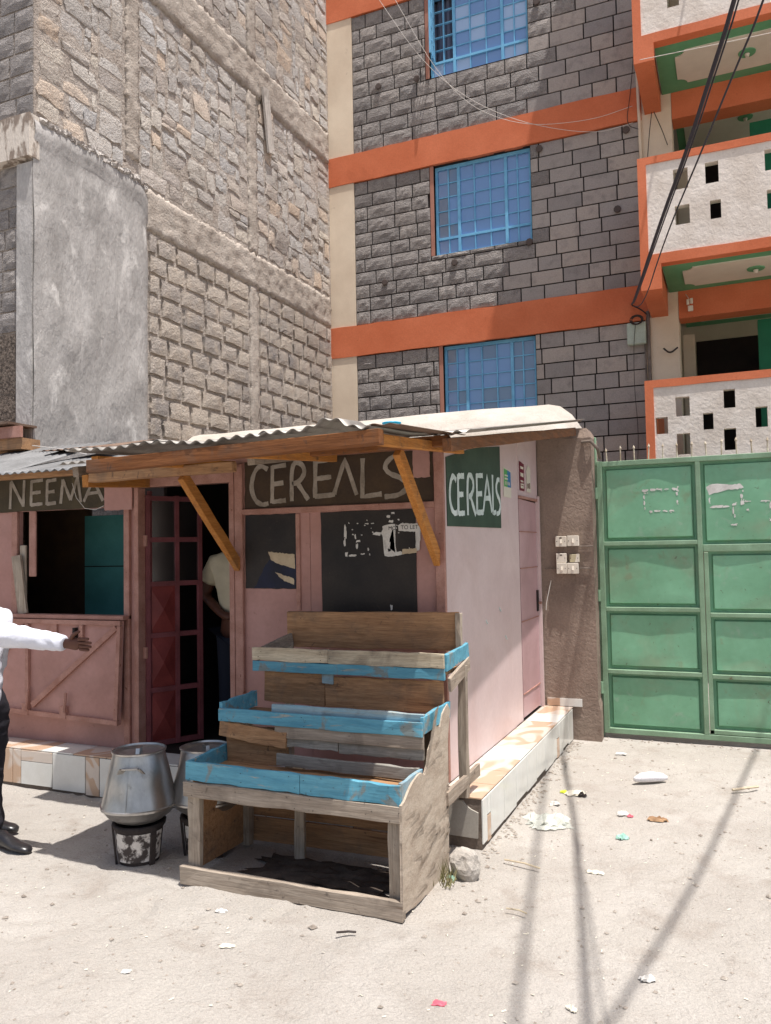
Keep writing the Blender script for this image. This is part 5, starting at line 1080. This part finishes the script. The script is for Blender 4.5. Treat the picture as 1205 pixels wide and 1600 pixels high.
crumple('paper_scrap', (-1.13, 5.27), .09, .07, .03, paper_w, 'white paper scrap between the wrapper and the plastic bag', 'paper'); crumple('wrapper', (-.70, 5.22), .10, .07, .03, paper_w, 'white wrapper scrap with red beside it in mid yard', 'wrapper', .5); crumple('wrapper', (-.655, 5.20), .05, .04, .02, red_p, 'tiny red scrap beside a white wrapper', 'wrapper')
crumple('cardboard_scrap', (-.49, 5.18), .17, .07, .04, card_m, 'brown crushed cardboard scrap in mid yard', 'cardboard', .1); crumple('wrapper', (-.65, 4.80), .09, .07, .04, teal_p, 'pale teal crumpled wrapper in mid yard', 'wrapper', .7)
crumple('paper_scrap', (-.72, 4.27), .13, .05, .02, p_cream, 'off-white paper strip lying on the cable shadow', 'paper', -.1); crumple('paper_scrap', (-.37, 3.29), .085, .05, .03, paper_w, 'white paper scrap in the lower right foreground', 'paper', .4)
crumple('paper_scrap', (-.60, 2.98), .065, .035, .02, p_cream, 'cream paper scrap near the bottom edge', 'paper', -.6); crumple('paper_scrap', (-2.25, 3.19), .08, .05, .02, paper_w, 'white paper scrap in front of the stall base board', 'paper', .2)
crumple('paper_scrap', (-2.04, 2.94), .10, .04, .015, p_cream, 'flat off-white scrap in the foreground below the stall', 'paper', .3); crumple('paper_scrap', (-2.29, 2.60), .05, .04, .01, paper_w, 'small white square scrap in the left foreground', 'paper', .3)
crumple('plastic_scrap', (-1.05, 2.84), .075, .05, .012, red_p, 'flat pink-red plastic scrap at the bottom edge', 'scrap', 0); crumple('paper_scrap', (-.9, 6.7), .12, .06, .02, paper_w, 'pale scrap lying below the gate pillar', 'paper', .1)
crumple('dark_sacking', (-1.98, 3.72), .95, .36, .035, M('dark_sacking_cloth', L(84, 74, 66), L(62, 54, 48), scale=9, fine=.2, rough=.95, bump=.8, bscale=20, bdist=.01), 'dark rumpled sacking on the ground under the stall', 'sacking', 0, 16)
t = thing('plastic_cup', 'white crushed plastic cup lying in the yard before the gate', 'cup', (-.62, 5.97, 0))
B().tube([(-.71, 5.92, .02), (-.66, 5.95, .03), (-.60, 5.98, .034), (-.53, 6.03, .024), (-.50, 6.04, .02)], [.016, .032, .036, .028, .012], 10).build('body', plastic_w, t, smooth=True)
def stick(a, b_, r, mat, label): tag(B().tube([a, ((a[0] + b_[0]) / 2 + .01, (a[1] + b_[1]) / 2, .014), b_], r, 5).build('stick', mat), label, 'stick')
stick((-1.18, 4.22, .008), (-.98, 4.17, .008), .005, pale_wood, 'thin pale stick on the ground right of the rock'); stick((-.08, 5.93, .01), (.08, 6.06, .012), .009, pale_wood, 'pale splinter near the right edge before the gate')
stick((-1.64, 3.17, .008), (-1.56, 3.20, .01), .005, wire_d, 'short dark twig in front of the stall'); stick((-1.02, 3.66, .008), (-.92, 3.64, .008), .004, pale_wood, 'thin pale splinter in the mid foreground')
# rock beside the stall
bm = bmesh.new(); bmesh.ops.create_icosphere(bm, subdivisions=3, radius=1)
for v in bm.verts:
    k_ = 1 + noise.noise(v.co * 1.4) * .28 + noise.noise(v.co * 4) * .07; v.co = Vector((v.co.x * .082 * k_ - 1.31, v.co.y * .07 * k_ + 3.97, v.co.z * .088 * k_ + .05))
me = bpy.data.meshes.new('rock'); bm.to_mesh(me); bm.free(); tag(link('rock', me, rock_m, smooth=False), 'pale grey rock against the stall side and the step end', 'rock')
gb_ = B()
for k_ in range(60):
    c = (U(-1.43, -1.33), U(3.78, 3.96)); h = U(.03, .11); l = (U(-.04, .04), U(-.04, .04)); wq = .003
    gb_.add([(c[0] - wq, c[1], 0), (c[0] + wq, c[1], 0), (c[0] + l[0], c[1] + l[1], h)], [(0, 1, 2)])
g_ = gb_.build('grass_tuft', grass_m); tag(g_, 'small dry grass tuft at the foot of the plywood stall side', 'grass'); 
crumple('wrapper', (-1.37, 3.90), .06, .05, .04, teal_p, 'teal scrap caught in the grass by the rock', 'wrapper')
# loose pebbles and grit
pb = B()
def pebble(x, y, r):
    z = gz(x, y); q = [(U(.7, 1.2) * r, 0, 0), (0, U(.7, 1.2) * r, 0), (-U(.7, 1.2) * r, 0, 0), (0, -U(.7, 1.2) * r, 0)]; a = U(0, 6); ca, sa = math.cos(a), math.sin(a)
    vs = [(x + p[0] * ca - p[1] * sa, y + p[0] * sa + p[1] * ca, z + r * .2) for p in q] + [(x, y, z + r * U(.5, .9)), (x, y, z - r * .3)]
    pb.add(vs, [(0, 1, 4), (1, 2, 4), (2, 3, 4), (3, 0, 4), (1, 0, 5), (2, 1, 5), (3, 2, 5), (0, 3, 5)])
for k_ in range(5200):
    x, y = U(-4.6, 1.2), U(1.9, 7.2)
    if x < -1.3 and y > 4.3: continue
    if noise.noise((x * 1.1, y * 1.1, 7)) + U(-.5, .5) < -.1: continue
    pebble(x, y, min(.02, .0025 + random.expovariate(1 / .0028)))
for k_ in range(150):
    x, y = U(-4.4, 1.0), U(1.9, 7.1)
    if not (x < -1.3 and y > 4.2): pebble(x, y, U(.008, .02) * (1.5 if R() < .1 else 1))
for k_ in range(260): pebble(-1.33 + abs(random.gauss(0, .05)), U(4.3, 7.0), U(.004, .016))
for k_ in range(120): pebble(U(-1.1, 1), 7.22 + random.gauss(0, .04), U(.004, .014))
struct(pb.build('loose_pebbles', pebble_m), 'stuff')
cb = B()
for k_ in range(900):
    x, y = U(-4.5, 1.1), U(1.9, 7.0)
    if x < -1.3 and y > 4.3: continue
    z = gz(x, y); l = U(.004, .02); a = U(0, 6); wq = U(.002, .006)
    cb.add([(x, y, z + .003), (x + l * math.cos(a), y + l * math.sin(a), z + .004), (x + l * math.cos(a) - wq * math.sin(a), y + l * math.sin(a) + wq * math.cos(a), z + .006), (x - wq * math.sin(a), y + wq * math.cos(a), z + .004)], [(0, 1, 2, 3)])
struct(cb.build('paper_and_straw_flecks', p_cream), 'stuff')
